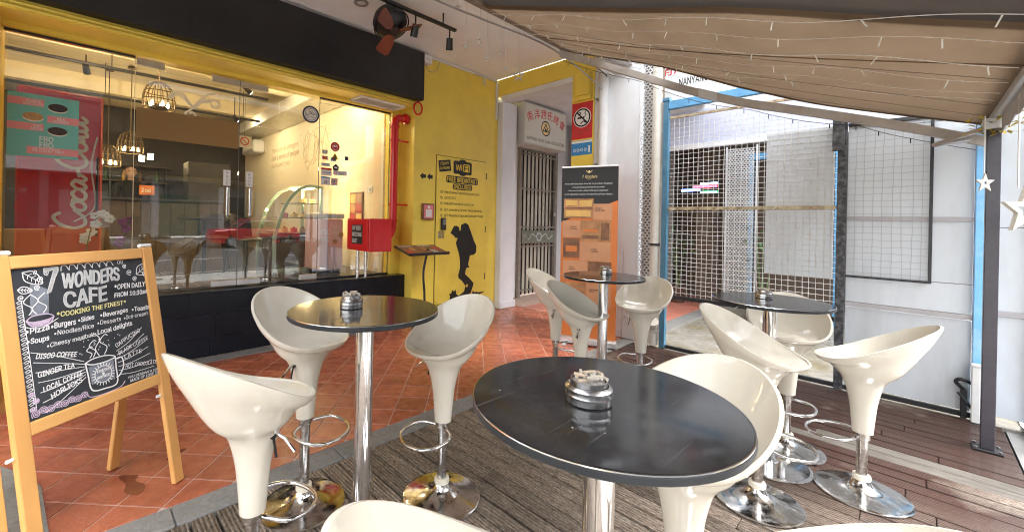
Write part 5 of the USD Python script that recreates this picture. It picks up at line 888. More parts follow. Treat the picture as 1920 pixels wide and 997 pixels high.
for k, c in enumerate('南洋趙氏總會'):
    q = glyph(c, .0037); q.apply_translation([-.085, -.05, 0]); a = math.radians(26 - 10.5 * k); ca, sa = math.cos(a), math.sin(a); q = frame(q, (0, 0, 0), (ca, sa, 0), (-sa, ca, 0)); X_ = 5.68 + .19 * k; Z_ = 3.23 + .10 * (1 - ((k - 2.5) / 2.5) ** 2); gx.append(on_front(q, X_ + .02, Z_, cy0 - .0045))
put(fc_, 'red_characters', cat(gx), 'print_red'); put(fc_, 'emblem_disc', on_front(ext(Point(6.155, 3.10).buffer(.135, quad_segs=10), .001), 0, 0, cy0 - .0042), 'print_gold'); put(fc_, 'emblem', on_front(ext(unary_union([ring2((6.155, 3.10), .115, .135), Polygon([(6.06, 3.04), (6.25, 3.04), (6.155, 3.20)]).difference(Polygon([(6.09, 3.055), (6.22, 3.055), (6.155, 3.165)])), Polygon([(6.12, 3.055), (6.19, 3.055), (6.155, 3.12)])]), .001), 0, 0, cy0 - .0054), 'print_black')
put(fc_, 'lettering', on_front(txt('NANYANG CHAO CLAN ASSOCIATION', .055, 1.11), 5.62, 2.845, cy0 - .0045), 'print_black')
cg = thing('grille_gate', 'folding iron grille gate before a cream door under the light box', 'gate', (6.7, 5.0, 0))
put(cg, 'door_leaf', box(6.2, 7.28, 5.10, 5.14, .03, 2.80), 'cream_door'); put(cg, 'gate_frame', cat([box(6.125, 6.195, 4.99, 5.16, .004, 2.87), box(7.285, 7.355, 4.99, 5.16, .004, 2.87), box(6.196, 7.284, 4.99, 5.16, 2.81, 2.87)]), 'gate_frame')
for k in range(9):
    put(cg, 'grille_bar', box(6.235 + k * .12, 6.255 + k * .12, 5.0, 5.02, .05, 2.79), 'black_metal')
for z in (.12, .95, 1.32, 2.05, 2.72): put(cg, 'grille_rail', box(6.2, 7.28, 4.992, 4.9995, z, z + .03), 'grille_paint')
put(cg, 'ornament_panel', box(6.21, 7.27, 4.984, 4.9915, 1.02, 1.27, .002), 'grille_green'); put(cg, 'ornament', on_front(ext(unary_union([ring2((6.74, 1.145), .06, .09)] + [stroke(spline([(6.74 + s * .10, 1.145), (6.74 + s * .22, 1.20), (6.74 + s * .32, 1.10), (6.74 + s * .45, 1.17)], 5), .02) for s in (-1, 1)]), .004), 0, 0, 4.9838), 'galvanised'); put(cg, 'lock_case', box(7.20, 7.29, 4.95, 4.983, 1.55, 1.65, .006), 'brushed_steel')

# ------------------------------------------------------------------ fence with the mesh gate
gt = thing('mesh_gate', 'blue framed gate of white wire mesh and boards beside the deck', 'gate', (XB, 1.2, 0))
put(gt, 'post', box(5.03, 5.09, 1.925, 1.985, .0, 2.86, .004), 'fence_blue_dark'); put(gt, 'top_beam', box(5.03, 5.09, -.30, 1.9235, 2.765, 2.86, .004), 'fence_blue'); put(gt, 'post_cap', box(5.02, 5.10, 1.915, 1.995, 2.862, 2.90, .004), 'fence_blue_dark')
put(gt, 'rusty_rail', box(5.06, 5.085, .47, 1.922, 2.655, 2.682, .002), 'rusty_bar'); put(gt, 'middle_rail', box(5.05, 5.075, .47, 1.922, 1.60, 1.635, .002), 'rusty_bar'); put(gt, 'bottom_rail', box(5.05, 5.08, .47, 1.922, .585, .625, .002), 'black_metal')
jit = lambda: npr.normal(0, .0035)
ws = [tube([(5.078, y + jit(), .627), (5.078 + jit(), y + jit(), 1.3), (5.078 + jit(), y + jit(), 2.0), (5.078, y + jit(), 2.654)], .0026, 5) for y in np.arange(.50, 1.92, .0508)] + [tube([(5.083, .47, z + jit()), (5.083 + jit(), 1.0, z + jit()), (5.083 + jit(), 1.5, z + jit()), (5.083, 1.922, z + jit())], .0026, 5) for z in np.arange(.66, 2.64, .0508)]
put(gt, 'wire_mesh', cat(ws), 'wire_white')
for k, (y0, y1, z0, z1) in enumerate(((.49, 1.00, .97, 1.597), (.49, 1.00, 1.637, 2.36), (.49, 1.00, .40, .585))): put(gt, 'board', box(5.088, 5.096, y0, y1, z0, z1, .001), 'white_board')
put(gt, 'cable_tie', cat([cyl((5.045, y, z), (5.045, y + .035, z - .03), .0025, 5) for y, z in ((1.85, 1.62), (1.4, 1.62), (.9, 1.63), (.75, 2.38), (1.2, .61))]), 'cable_white')
put(gt, 'led_sign', box(5.0, 5.01, 1, 1.1, 9, 9.1), 'led_red') if False else None
bf = thing('board_fence', 'white board fence with a black wire grid panel beside the deck', 'fence', (XB, 0, 0))
put(bf, 'post', box(5.03, 5.085, .405, .465, 0, 2.45, .003), 'black_rusty'); put(bf, 'post_plate', box(5.005, 5.028, .42, .50, 2.12, 2.44, .003), 'black_rusty')
for y0, y1, z0, z1 in ((-.315, .40, .785, 1.012), (-.315, .40, 1.017, 2.30), (-.315, .40, .045, .742), (-2.2, -.372, .05, 1.455), (-2.2, -.372, 1.46, 2.6)): put(bf, 'board', box(5.075, 5.085, y0, y1, z0, z1, .002), 'white_board')
put(bf, 'board', box(5.075, 5.085, -.315, .40, 2.305, 2.62, .002), 'white_board')
put(bf, 'rail', box(5.055, 5.0735, -.315, .40, .745, .782, .003), 'board_strip'); put(bf, 'rail', box(5.06, 5.0735, -.315, .40, 1.50, 1.535, .003), 'board_strip'); put(bf, 'rail', box(5.055, 5.0735, -2.2, -.372, .80, .84, .003), 'board_strip'); put(bf, 'foot_rail', box(5.04, 5.0735, -.315, 1.92, .004, .042, .003), 'black_metal')
put(bf, 'grid_frame', cat([box(5.045, 5.056, -.105, -.085, 1.0, 2.32), box(5.045, 5.056, -.0845, .40, 1.0, 1.018)]), 'black_metal')
put(bf, 'wire_grid', cat([tube([(5.0475, y + jit(), 1.02), (5.0475, y + jit(), 1.7), (5.0475, y + jit(), 2.32)], .0013, 5) for y in np.arange(-.05, .40, .0565)] + [tube([(5.0435, -.085, z + jit()), (5.0435, .15, z + jit()), (5.0435, .40, z + jit())], .0013, 5) for z in np.arange(1.05, 2.32, .0565)]), 'wire_grey')
put(bf, 'blue_post', box(5.02, 5.072, -.368, -.318, 0, 2.75, .003), 'fence_blue_light'); put(bf, 'top_rail', box(5.045, 5.073, -.31, .40, 2.33, 2.36, .002), 'black_metal'); put(bf, 'side_rail', box(5.02, 5.07, -.62, -.60, .1, 2.4), 'fence_blue_light') if False else None
put(bf, 'corner_bar', box(5.03, 5.07, -.60, -.575, .05, 2.4, .002), 'black_metal'); put(bf, 'corner_post', box(5.0, 5.07, -.70, -.63, .0, 2.5, .003), 'fence_blue_light')
tb_ = thing('toggle_clamp', 'black cable and clamp hanging by the blue post foot', 'clamp', (5.0, -.29, 0)); put(tb_, 'clamp', cat([box(5.0, 5.03, -.295, -.262, .004, .22, .004), tube(spline([(5.015, -.28, .22), (5.0, -.24, .27), (4.99, -.26, .30), (5.0, -.32, .28)], 6), .013, 8), tube([(4.99, -.25, .2), (4.98, -.34, .06)], .010, 8)]), 'black_metal')
sl = thing('white_stub_pipe', 'short white pipe at the foot of the dark post', 'pipe', (4.96, -.335, 0)); put(sl, 'pipe', box(4.94, 4.985, -.355, -.31, .004, .42, .006), 'pvc_white'); put(sl, 'cap', box(4.935, 4.99, -.36, -.305, .421, .44, .004), 'pvc_white')
dp = thing('dark_post', 'dark square steel post carrying the awning corner', 'post', (4.42, -.345, 0)); put(dp, 'shaft', box(4.395, 4.455, -.378, -.318, .012, 2.14, .003), 'post_paint'); put(dp, 'foot_plate', box(4.36, 4.49, -.413, -.283, .001, .0115, .002), 'black_metal'); [put(dp, 'bolt', lathe([(0, .0118), (.009, .0118), (.009, .022), (0, .022)], 6, (x, y, 0)), 'chrome_worn') for x in (4.375, 4.475) for y in (-.398, -.298)]
pf = thing('plastic_sheet', 'crumpled clear plastic sheet lying beyond the deck edge', 'sheet', (5.6, -.75, 0)); n_ = 22; gg = np.stack(np.meshgrid(np.linspace(4.6, 6.6, n_), np.linspace(-1.35, -.56, n_), indexing='ij'), -1).reshape(-1, 2); zz = -.02 + .12 * meshkit.fbm(np.c_[gg * 5, np.zeros(len(gg))], 4, 3) - .03; vv = np.c_[gg, np.maximum(zz, -.025)]; put(pf, 'sheet', tm(vv, [q for i in range(n_ - 1) for j in range(n_ - 1) for q in ([i*n_+j, (i+1)*n_+j, (i+1)*n_+j+1], [i*n_+j, (i+1)*n_+j+1, i*n_+j+1])]), 'poly_white', smooth=True)
# the neighbour's yard seen through the mesh
nb = setting('neighbour_building', kind='structure', at=(8, 2, 0))
put(nb, 'fascia', box(8.0, 8.2, .2, 4.2, 2.80, 3.45), 'lavender_paint'); put(nb, 'fascia_edge', box(7.96, 7.999, .2, 4.2, 2.78, 2.86), 'white_paint'); put(nb, 'wall', box(9.6, 9.7, -2, 5, 0, 4), 'brown_wall'); put(nb, 'ceiling', box(8.2, 9.6, -2, 5, 3.0, 3.1), 'grey_wall'); put(nb, 'pier', box(8.6, 8.9, 2.45, 2.75, .0, 2.99), 'brown_wall')
put(nb, 'door_frame', cat([box(8.0, 8.06, 1.74, 1.80, 0, 2.6), box(8.0, 8.06, .70, .76, 0, 2.6), box(8.0, 8.06, .7605, 1.7395, 2.5, 2.6)]), 'fence_blue'); put(nb, 'upper_wall', box(8.02, 8.3, -3, 4.2, 3.452, 7), 'white_paint'); put(nb, 'column', box(9.3, 9.58, 2.85, 3.1, 0, 2.99), 'counter_wood')
em = thing('expanded_metal_curtain', 'pale honeycomb metal curtain standing behind the mesh gate', 'screen', (7.7, 1.9, 0)); put(em, 'lattice', on_side(hexmesh(.36, 2.35, .042, .014, 0), 2.0, .30, 7.60), 'galvanised'); put(em, 'edge', cat([box(7.59, 7.62, 1.60, 1.62, .25, 2.68), box(7.59, 7.62, 2.0005, 2.02, .25, 2.68)]), 'galvanised'); put(em, 'foot', box(7.5, 7.72, 1.62, 2.0, .0, .24, .01), 'concrete_wet')
ld = thing('led_sign', 'small lit LED strip sign glowing red, blue and green behind the gate', 'light sign', (8.5, 2.4, 2.0)); put(ld, 'case', box(8.30, 8.36, 2.30, 2.95, 1.98, 2.22, .004), 'black_metal')
for k, (y0, y1, z0, z1, mt) in enumerate(((2.33, 2.60, 2.165, 2.20, 'led_cyan'), (2.33, 2.72, 2.11, 2.15, 'led_red'), (2.60, 2.92, 2.05, 2.095, 'led_blue'), (2.33, 2.60, 2.01, 2.045, 'led_green'))): put(ld, 'glow_strip', box(8.292, 8.299, y0, y1, z0, z1), mt)
put(ld, 'bracket', cyl((8.34, 2.6, 2.221), (8.34, 2.6, 2.99), .012, 8), 'black_metal')
for i, (x, y, zc, r, lab) in enumerate(((7.4, 1.46, 1.15, .26, 'green leafy pot plant behind the gate, right of the honeycomb curtain'), (8.3, 2.95, 1.0, .3, 'leggy potted plant far behind the mesh on the left'))):
    s = thing('potted_plant', lab, 'plant', (x, y, 0)); put(s, 'pot', lathe([(0, .001), (.12, .001), (.15, .3), (.14, .3), (.12, .27), (0, .26)], 18, (x, y, 0)), 'opposite_tile', smooth=40); put(s, 'stem', cat([tube(spline([(x, y, .26), (x + .03 * a, y + .05 * b, .6), (x + .08 * a, y + .1 * b, zc)], 4), .009, 5) for a, b in ((1, 1), (-1, 0), (0, -1))]), 'stem_green')
    lv = []
    for q in range(90):
        c = np.array([x, y, zc]) + npr.normal(0, 1, 3) * [r * .45, r * .5, r * .8]; a, e = npr.uniform(0, 6.28), npr.uniform(-.6, .8); D = np.array([math.cos(a) * math.cos(e), math.sin(a) * math.cos(e), math.sin(e)]); S_ = np.cross(D, [0, 0, 1]); S_ /= np.linalg.norm(S_); L_ = npr.uniform(.08, .15); k = len(lv) * 4
        lv.append(tm([c, c + D * L_ * .5 + S_ * .022, c + D * L_, c + D * L_ * .5 - S_ * .022 + [0, 0, .006]], [[0, 1, 2], [0, 2, 3]]))
    put(s, 'foliage', cat(lv), 'leaf_green')
cb_ = thing('clan_sign_board', 'white wall sign board with red characters and black clan lettering', 'sign', (5.7, 2, 3.3))
put(cb_, 'board', box(5.62, 5.70, .2, 2.9, 3.02, 3.95, .004), 'paper_white'); put(cb_, 'lettering', on_side(txt('NANYANG CHAO CLAN ASSOCIATION', .085, 1.25, bold=True), 2.03, 3.195, 5.6195), 'print_black')
put(cb_, 'red_characters', cat([on_side(glyph(c, .0042), 2.30 - .19 * k, 3.37, 5.6195) for k, c in enumerate('南洋趙氏總會')]), 'print_red'); put(cb_, 'bracket', cat([box(5.64, 5.69, y, y + .04, 2.0, 3.018) for y in (.24, 2.82)]), 'fence_blue')

# ------------------------------------------------------------------ awning over the deck
aw = thing('awning', 'tan fabric awning sloping over the deck on metal arms', 'awning', (3, 1, 2.2))
def ribbon(P, side, hw, hh):
    P = np.asarray(P); n = len(P); up = np.array([0, 0, 1.0]); v = np.vstack([P + side * a * hw + up * b * hh for a, b in ((-1, -1), (1, -1), (1, 1), (-1, 1))]); f = []
    for i in range(n - 1):
        for k in range(4): a, b = k * n + i, ((k + 1) % 4) * n + i; f += [[a, b, b + 1], [a, b + 1, a + 1]]
    f += [[0, 2 * n, n], [0, 3 * n, 2 * n], [n - 1, 2 * n - 1, 3 * n - 1], [n - 1, 3 * n - 1, 4 * n - 1]]; t = tm(v, f); t.fix_normals(); return t
AX0 = PchipInterpolator([0, .62, .70, .805, .89, 1.0], [2.46, 2.46, 2.497, 2.58, 2.648, 2.72]); AX1 = PchipInterpolator([0, .15, .3, .5, .7, 1.0], [3.82, 3.84, 3.95, 4.5, 4.85, 4.93])
def cloth(x0f, x1f, nx, ny, sag, off=0.0):
    v = []
    for i in range(nx):
        for j in range(ny):
            t = j / (ny - 1); s = i / (nx - 1); y = 2.45 - 2.80 * t; x = x0f(t) * (1 - s) + x1f(t) * s
            z = 3.225 - 1.005 * t - sag * math.sin(PI * t) + .004 * math.sin(x * 3.1 + 1.3 * t) * math.sin(PI * t) + off; v.append((x, y, z))
    return tm(v, [q for i in range(nx - 1) for j in range(ny - 1) for q in ([i*ny+j, (i+1)*ny+j, (i+1)*ny+j+1], [i*ny+j, (i+1)*ny+j+1, i*ny+j+1])])
put(aw, 'cloth', cloth(AX0, AX1, 40, 50, .03), 'awning_cloth', smooth=True)
put(aw, 'cloth_hem', tube([(AX1(t), 2.45 - 2.8 * t, 3.222 - 1.005 * t - .03 * math.sin(PI * t)) for t in np.linspace(0, 1, 30)], .009, 8), 'awning_cloth', smooth=True)
put(aw, 'cloth_seam', cat([tube([(x, 2.45 - 2.8 * t, 3.219 - 1.005 * t - .03 * math.sin(PI * t) + .012 * math.sin(x * 3.1 + 1.3 * t) * math.sin(PI * t)) for t in np.linspace(0, 1, 30)], .0035, 6) for x in (3.3,)]), 'awning_cloth')
a2 = thing('side_awning', 'dark taupe awning strip running alongside the tan one', 'awning', (1, 1, 2.2)); put(a2, 'cloth', cloth(lambda t: .25, lambda t: AX0(t) + .10, 32, 40, .035, .03), 'awning_cloth_dark', smooth=True)
put(aw, 'roll', cyl((-2.6, 2.47, 3.27), (3.88, 2.47, 3.27), .052, 18), 'awning_roll', smooth=40); put(aw, 'roll_end', cyl((3.88, 2.47, 3.27), (3.93, 2.47, 3.27), .066, 18), 'awning_cap')
eb0, eb1 = np.array([3.72, 2.50, 3.15]), np.array([4.77, -.34, 2.06]); ed = eb1 - eb0; eL = np.linalg.norm(ed); ed /= eL; es_ = np.cross(ed, [0, 0, 1.0]); es_ /= np.linalg.norm(es_); eu = np.cross(es_, ed)
EBP = spline([(3.712, 2.521, 3.2), (3.831, 2.2, 3.051), (3.972, 1.82, 2.869), (4.126, 1.402, 2.664), (4.272, 1.007, 2.504), (4.39, .688, 2.408), (4.511, .361, 2.308), (4.611, .09, 2.22), (4.772, -.345, 2.065)], 6); put(aw, 'end_bar', ribbon(EBP, es_, .018, .034), 'awning_cap'); put(aw, 'end_bar_joint', ribbon(EBP[19:22], es_, .022, .038), 'galvanised')
put(aw, 'front_bar', cat([box(.25, 5.2, -.44, -.345, 2.165, 2.275, .012)]), 'aluminium'); put(aw, 'front_bar_cap', box(.25, 5.2, -.45, -.335, 2.276, 2.315, .008), 'awning_cap'); put(aw, 'post_bracket', cat([box(4.36, 4.49, -.40, -.30, 2.095, 2.163, .004)]), 'galvanised')
put(aw, 'arm', cat([tube([(4.42, -.345, 2.12), (4.6, -.1, 2.05), (4.80, -.34, 2.10)], .018, 8)]), 'aluminium')
vz = thing('valance', 'scalloped grey valance hanging from the awning front bar', 'valance', (4, -.4, 2.1)); vp = [(x, -.02 * abs(math.sin(x * 9))) for x in np.linspace(2.2, 4.34, 160)]; put(vz, 'cloth', frame(ext(Polygon([(a, 0.0) for a, _ in vp][::-1] + [(a, -.085 + b) for a, b in vp]), .003), (0, -.372, 2.163), XF, ZU), 'awning_cap')
for i, (x, z, mt) in enumerate(((3.86, 3.33, 'foliage_yellow'), (4.42, 2.12, 'foliage_yellow'))):
    s = thing('dried_garland', ('yellow dried leaf clump at the awning end by the column', 'yellow dried leaf clump where the awning meets the dark post')[i], 'garland', (x, 2.4 - 2.7 * i, z)); lv = []
    for q in range(70):
        c = np.array([x, 2.42 - 2.76 * i, z]) + npr.normal(0, 1, 3) * ([.10, .03, .025] if i == 0 else [.07, .06, .03]); a, e = npr.uniform(0, 6.28), npr.uniform(-.9, .5); D = np.array([math.cos(a) * math.cos(e), math.sin(a) * math.cos(e), math.sin(e)]); S_ = np.cross(D, [0, 0, 1]); S_ /= np.linalg.norm(S_); L_ = npr.uniform(.04, .08)
        lv.append(tm([c, c + D * L_ * .5 + S_ * .014, c + D * L_, c + D * L_ * .5 - S_ * .014 + [0, 0, .004]], [[0, 1, 2], [0, 2, 3]]))
    put(s, 'leaves', cat(lv), mt)
# fairy light strings slung under the cloth
for i, x in enumerate((2.56, 2.80, 3.10, 3.36, 3.60, 3.76)):
    s = thing('fairy_light_string', f'string of white fairy lights under the tan awning, {["first", "second", "third", "fourth", "fifth", "sixth", "seventh", "eighth"][i]} from the dark strip', 'fairy lights', (x, 1, 2.7), group='fairy light strings under the awning')
    fz = lambda t: 3.225 - 1.005 * t - .03 * math.sin(PI * t) - .028 - .012 * math.sin(t * 19 + i)
    put(s, 'wire', tube([(x + .30 * t * (i / 5.0) + .01 * math.sin(t * 11 + i), 2.45 - 2.8 * t, fz(t)) for t in np.linspace(0.01, .99, 40)], .0020 if i in (0, 2) else .0012, 5), 'cable_white')
    for k in range(9 if i < 4 else 6):
        t = .03 + (k + npr.random() * .7) / 9.2; c = np.array([x + .30 * t * (i / 5.0), 2.45 - 2.8 * t, fz(t) - .002]); D = np.array([npr.normal(0, .3), npr.normal(0, .45), -1]); D /= np.linalg.norm(D)
        put(s, 'bulb', cyl(c, c + D * .042, .0032, 6), 'bulb_clear')
for i in range(4):
    s = thing('support_wire', ('grey support wire', 'thin dark support wire', 'dark support wire with a slack end', 'lowest dark support wire')[i] + ' crossing under the tan awning lengthwise', 'wire', (3, 1, 2.6)); xa, xb = ((2.9, 3.5), (3.25, 4.15), (3.55, 4.5), (3.75, 4.85))[i]
    put(s, 'wire', tube([(xa + (xb - xa) * t, 2.45 - 2.79 * t, 3.205 - 1.0 * t - .045 * math.sin(PI * t) - .01) for t in np.linspace(0.01, .99, 30)], .0014, 5), 'cable_black')
s = thing('fairy_light_string', 'dark fairy light string looped below the sloping awning end bar', 'fairy lights', (4.2, 1, 2.5)); eb = lambda t: EBP[min(int(t * (len(EBP) - 1)), len(EBP) - 1)] - np.array([0, 0, .05 + .03 * abs(math.sin(t * 12))])
put(s, 'wire', tube([eb(t) for t in np.linspace(.03, .98, 90)], .0024, 5), 'cable_black')
for k in range(14): c = eb(.05 + .066 * k); put(s, 'bulb', cyl(c, c + [0, 0, -.035], .003, 6), 'cable_black')
# cables along the walkway edge
for i in range(6):
    s = thing('overhead_cable', ('white cable along the walkway edge, nearest the awning roll', 'black cable along the walkway edge, highest of the bundle', 'grey cable along the walkway edge in the middle of the bundle', 'black cable along the walkway edge, most slack', 'white cable along the walkway edge, lowest of the bundle', 'grey cable along the walkway edge, nearest the ceiling')[i], 'cable', (2, 2.6, 3.4)); y0 = 2.54 + .035 * i; z0 = 3.44 + .03 * ((i * 2) % 5) - .02 * i
    put(s, 'cable', tube([(x, y0 + .03 * math.sin(x * 1.7 + i), z0 - (.02 + .008 * i) * math.sin(x * 1.9 + i * .7) - .06 * max(0, x - 2.6)) for x in np.linspace(-2, 5.0, 60)], .006 + .003 * (i % 2), 6), ('cable_white', 'cable_black', 'cable_grey')[i % 3], smooth=True)
gr_ = thing('gutter_beam', 'pale ledge running under the cables at the walkway edge', 'ledge', (1, 2.6, 3.5)); put(gr_, 'ledge', box(-3, 5.07, 2.47, 2.53, 3.44, 3.745, .006), 'white_paint')

# ------------------------------------------------------------------ things hung under the walkway ceiling
tk = thing('light_track', 'black ceiling light track carrying spotlights', 'light track', (2.4, 3.6, 3.62)); put(tk, 'track', box(-.2, 3.19, 3.565, 3.605, 3.60, 3.63, .003), 'black_metal'); put(tk, 'hanger', cat([cyl((x, 3.585, 3.63), (x, 3.585, 3.75), .008, 8) for x in (.4, 1.9, 3.0)]), 'black_metal')
spot(3.10, 3.585, 3.47, .25, .3, 'black unlit spotlight at the end of the ceiling track', False, 3.60); spot(2.62, 3.585, 3.47, .1, .5, 'black unlit spotlight beside the ceiling fan', False, 3.60)
fn = thing('ceiling_fan', 'black ceiling fan with three dark wooden blades hanging above the sign', 'fan', (2.42, 3.75, 3.5)); fc = np.array([2.42, 3.75, 3.49]); fd = np.array([.10, -.52, -.85]); fd /= np.linalg.norm(fd); fu = np.cross(fd, XF); fu /= np.linalg.norm(fu); fv = np.cross(fd, fu)
put(fn, 'rod', cyl((2.42, 3.80, 3.75), (2.42, 3.78, 3.58), .035, 14), 'black_metal'); put(fn, 'motor', frame(lathe([(0, .19), (.05, .19), (.06, .15), (.13, .12), (.165, .06), (.165, -.01), (.13, -.05), (.05, -.07), (.05, -.10), (0, -.10)], 36).apply_scale(1.08), fc, fu, np.cross(-fd, fu)), 'black_metal', smooth=35)
put(fn, 'cage_ring', tube([fc + fd * .02 + (fu * math.cos(a) + fv * math.sin(a)) * .19 for a in np.arange(32) * PI / 16], .008, 6, True), 'black_metal')
for k in range(3):
    a = 1.05 + k * 2.094; dr_ = fu * math.cos(a) + fv * math.sin(a); tn = np.cross(fd, dr_); tn = tn * .86 + fd * .5; pg = Polygon([(.06, -.03), (.12, -.06), (.27, -.075), (.30, -.05), (.30, .05), (.27, .075), (.12, .06), (.06, .03)]); put(fn, 'blade', frame(ext(affinity.scale(pg, 1.0, 1.0, origin=(0, 0)), .008), fc + fd * .10, dr_, tn / np.linalg.norm(tn)), 'fan_wood'); put(fn, 'blade_arm', cyl(fc + fd * .08, fc + fd * .08 + dr_ * .1, .010, 8), 'black_metal')
rl = thing('ceiling_downlight', 'round white downlight set in the walkway ceiling', 'ceiling light', (2.2, 4.03, 3.74)); put(rl, 'rim', lathe([(.045, 3.742), (.075, 3.738), (.08, 3.7495), (.045, 3.7495)], 28, (2.22, 4.03, 0)), 'aluminium', smooth=40); put(rl, 'lens', lathe([(0, 3.743), (.044, 3.743), (.044, 3.748), (0, 3.748)], 24, (2.22, 4.03, 0)), 'paper_white')
eu_ = thing('emergency_light', 'small white emergency light box at the end of the shop sign', 'light', (3.5, 4.58, 3.62)); put(eu_, 'case', box(3.475, 3.63, 4.55, 4.66, 3.60, 3.715, .008), 'paper_white'); put(eu_, 'indicator', cat([box(3.53, 3.545, 4.546, 4.5495, 3.65, 3.66), box(3.57, 3.585, 4.546, 4.5495, 3.635, 3.645)]), 'print_black'); put(eu_, 'lead', tube(spline([(3.55, 4.60, 3.60), (3.62, 4.62, 3.52), (3.76, 4.63, 3.56), (3.83, 4.64, 3.70)], 8), .004, 6), 'cable_grey')
cd = thing('wall_conduit', 'white conduit along the top of the yellow wall', 'conduit', (4.2, 4.64, 3.7)); put(cd, 'conduit', cat([box(3.64, 5.06, 4.63, 4.659, 3.715, 3.745, .002), box(4.76, 4.785, 4.635, 4.659, 3.60, 3.714, .002)]), 'pvc_white'); put(cd, 'drop', cat([box(5.045, 5.075, 4.62, 4.655, 3.10, 3.714, .002)]), 'pvc_white')
def star(c, R, r_, t, U, mat, parent, name='star'):
    out = [(R * (1 if k % 2 == 0 else .40) * math.sin(k * PI / 5), R * (1 if k % 2 == 0 else .40) * math.cos(k * PI / 5)) for k in range(10)]; P = Polygon(out)
    put(parent, name, frame(ext(P.difference(P.buffer(-r_)) if r_ else P, t), c, U, ZU), mat)
V2 = np.array([.738, -.675, 0])
def hung_star(c, top, R, r_, mat, lab, grp=None):
    s = thing('hanging_star', lab, 'star', c, group=grp); star(np.array(c) - np.array([0, 0, 0]), R, r_, .008, V2, mat, s); put(s, 'cord', cyl((c[0], c[1], c[2] + R), (c[0], c[1], top), .0035, 5), 'cable_white'); return s
hung_star((3.86, 3.2, 3.17), 3.74, .085, .014, 'star_wicker', 'large open white star hanging before the yellow beam')
hung_star((4.25, -.30, 1.735), 2.16, .062, .016, 'star_wicker', 'small pale star hanging beside the dark post')
big = (3.72, -.395, 1.545); s = thing('hanging_star', 'large pale framed star hanging at the right edge of the picture', 'star', big); star(np.array(big), .135, .022, .02, V2, 'star_wicker', s); star(np.array(big) + V2 * .09 + np.array([0, 0, -.03]) - np.array([.02, .02, 0]), .06, .015, .012, V2, 'star_wicker', s, 'small_star')
put(s, 'cord', cat([cyl(np.array(big) + V2 * q + np.array([0, 0, .12]), np.array(big) + V2 * q + np.array([0, 0, .62]), .004, 5) for q in (-.03, .05)]), 'cable_white')
for i, (x, z) in enumerate(((2.60, 3.42), (2.76, 3.12), (2.90, 3.20), (3.06, 3.08), (3.20, 3.15), (3.34, 3.06))):
    hung_star((x, 2.9 + .05 * (i % 2), z), 3.74, .035, .009, 'star_wicker', 'tiny pale star on a thread under the walkway ceiling, ' + ('first', 'second', 'third', 'fourth', 'fifth', 'sixth')[i] + ' from the fan', 'tiny stars on threads under the ceiling')

# ------------------------------------------------------------------ across the street (seen mirrored in the shop glass)
cr = thing('parked_car', 'red hatchback on the far side of the road, mirrored in the glass', 'car', (7, -13.6, -.12)); cz = -.12
def section(x, w, z0, zb, zt, wt): return [(x, -w, z0), (x, -w * 1.03, (z0 + zb) / 2), (x, -w, zb), (x, -wt, zt), (x, wt, zt), (x, w, zb), (x, w * 1.03, (z0 + zb) / 2), (x, w, z0)]
def loft(S): S = np.array(S, float); n, m_ = S.shape[:2]; f = [q for i in range(n - 1) for j in range(m_) for q in ([i*m_+j, i*m_+(j+1) % m_, (i+1)*m_+(j+1) % m_], [i*m_+j, (i+1)*m_+(j+1) % m_, (i+1)*m_+j])]; f += [[0, j + 1, j] for j in range(1, m_ - 1)] + [[(n-1)*m_, (n-1)*m_ + j, (n-1)*m_ + j + 1] for j in range(1, m_ - 1)]; t = tm(S.reshape(-1, 3), f); t.fix_normals(); return t
CO = np.array([7.0, -13.6, cz])
body = loft([section(*q) for q in ((-2.15, .70, .30, .62, .66, .62), (-2.05, .80, .22, .80, .88, .70), (-1.2, .84, .20, .88, .94, .72), (-.9, .85, .20, .90, .96, .72), (.9, .85, .20, .92, .98, .72), (1.75, .84, .20, .95, 1.0, .72), (2.0, .80, .24, .90, .96, .70), (2.12, .72, .34, .62, .66, .62))])
put(cr, 'body', body.apply_translation(CO), 'car_red', smooth=35)
cabin = loft([section(*q) for q in ((-1.15, .72, .93, .95, .97, .68), (-.45, .73, .94, 1.30, 1.40, .56), (.3, .73, .95, 1.36, 1.47, .57), (1.1, .73, .96, 1.33, 1.43, .56), (1.85, .70, .97, 1.0, 1.02, .64))]); put(cr, 'cabin_glass', cabin.apply_translation(CO), 'car_glass', smooth=35)
roof = loft([section(*q) for q in ((-.48, .58, 1.385, 1.40, 1.415, .52), (.3, .60, 1.46, 1.475, 1.49, .53), (1.12, .58, 1.42, 1.435, 1.45, .52))]); put(cr, 'roof', roof.apply_translation(CO), 'car_red', smooth=35)
for x in (-1.3, 1.3):
    for s in (-1, 1):
        w_ = put(cr, 'wheel', tube([CO + (x, s * .70, .30), CO + (x, s * .86, .30)], .30, 28), 'tyre', smooth=40); put(w_, 'rim', tube([CO + (x, s * .862, .30), CO + (x, s * .868, .30)], .20, 20), 'alloy')
put(cr, 'pillar', cat([tube([CO + (x0, s * .735, .95), CO + (x1, s * .60, 1.42)], .03, 8) for s in (-1, 1) for x0, x1 in ((-1.1, -.48), (.25, .3), (1.75, 1.12))]), 'car_red')
for s in (-1, 1): put(cr, 'headlight', box(-2.12, -1.95, s * .62 - .13, s * .62 + .13, .62, .76, .03).apply_translation(CO), 'lamp_clear'); put(cr, 'tail_light', box(1.97, 2.10, s * .64 - .09, s * .64 + .09, .68, .90, .03).apply_translation(CO), 'lamp_red')
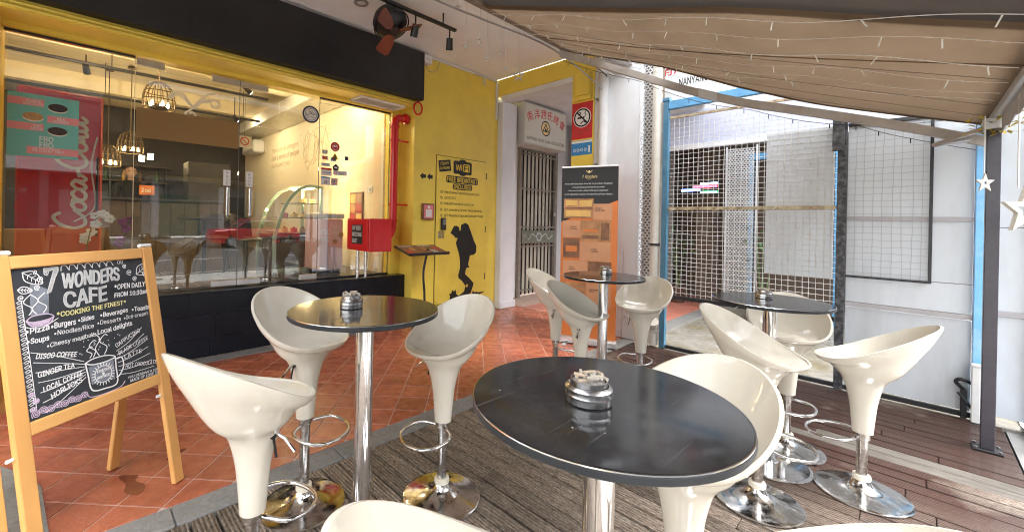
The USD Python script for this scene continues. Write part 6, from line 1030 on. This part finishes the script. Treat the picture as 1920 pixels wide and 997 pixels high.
for k, (x0, x1, h, mt) in enumerate(((-34, -20, 11, 'opposite_wall'), (-20, -9, 9.5, 'opposite_tile'), (-9, 3, 10.5, 'opposite_wall'), (3, 14, 9, 'grey_wall'), (14, 27, 11, 'opposite_tile'), (27, 45, 9.5, 'opposite_wall'))):
    s = thing('shophouse', ('dark grey shophouse', 'low brown shophouse', 'dark grey shophouse with green shutters', 'pale grey shophouse', 'tall brown shophouse', 'long dark grey shophouse')[k] + ' across the street, ' + ('first', 'second', 'third', 'fourth', 'fifth', 'sixth')[k] + ' in the row', 'building', (x0, -21, 0), group='shophouses across the street')
    put(s, 'wall', cat([box(x0 + .02, x1 - .02, -30, -21, 3.6, h + 4), box(x0 + .02, x1 - .02, -30, -23.4, 0.02, 3.599)]), mt); put(s, 'canopy', box(x0 + .02, x1 - .02, -20.99, -20.2, 3.62, 4.3, .02), 'grey_wall')
    for q in range(int((x1 - x0) / 3.6)):
        xx = x0 + 1.0 + q * 3.6; put(s, 'column', box(xx - .7, xx - .35, -21.4, -21.0, .02, 3.598), mt); put(s, 'shutter', box(xx, xx + 2.3, -23.399, -23.36, .05, 2.8), ('shutter_green', 'window_dark', 'grey_wall')[q % 3])
        for z in (5.0, 7.6, 10.2): put(s, 'window', box(xx + .2, xx + 1.9, -20.998, -20.95, z, z + 1.6, .02), 'window_dark')
put('/World', 'concrete_patch', frame(ext(Polygon([(-.40, 3.62), (-.20, 3.26), (-.12, 3.05), (-.06, 2.443), (-2.9, 2.443), (-2.9, 3.62)]), .004), (0, 0, .0008), (1, 0, 0), (0, 1, 0)), 'kerb_granite', kind='structure')
ob = thing('wooden_board', 'edge of another pine framed board standing behind the chalkboard easel', 'board', (-.4, 2.25, 0)); OB = EO - EN * .075 - EU * .06
def obar(u0, u1, v0, v1, n0, n1, b=.004): return frame(box(u0, u1, v0, v1, n0, n1, b), OB, EU, EV)
put(ob, 'leg', obar(-.02, .03, .004, 1.26, -.02, .008), 'pine_wood'); put(ob, 'leg', obar(-.66, -.61, .004, 1.26, -.02, .008), 'pine_wood'); put(ob, 'panel', obar(-.609, -.021, .655, 1.215, -.012, -.002, .001), 'board_back'); put(ob, 'rail', obar(-.609, -.021, .60, .654, -.018, .006), 'pine_wood_rail'); put(ob, 'rail', obar(-.609, -.021, 1.216, 1.26, -.018, .006), 'pine_wood_rail')
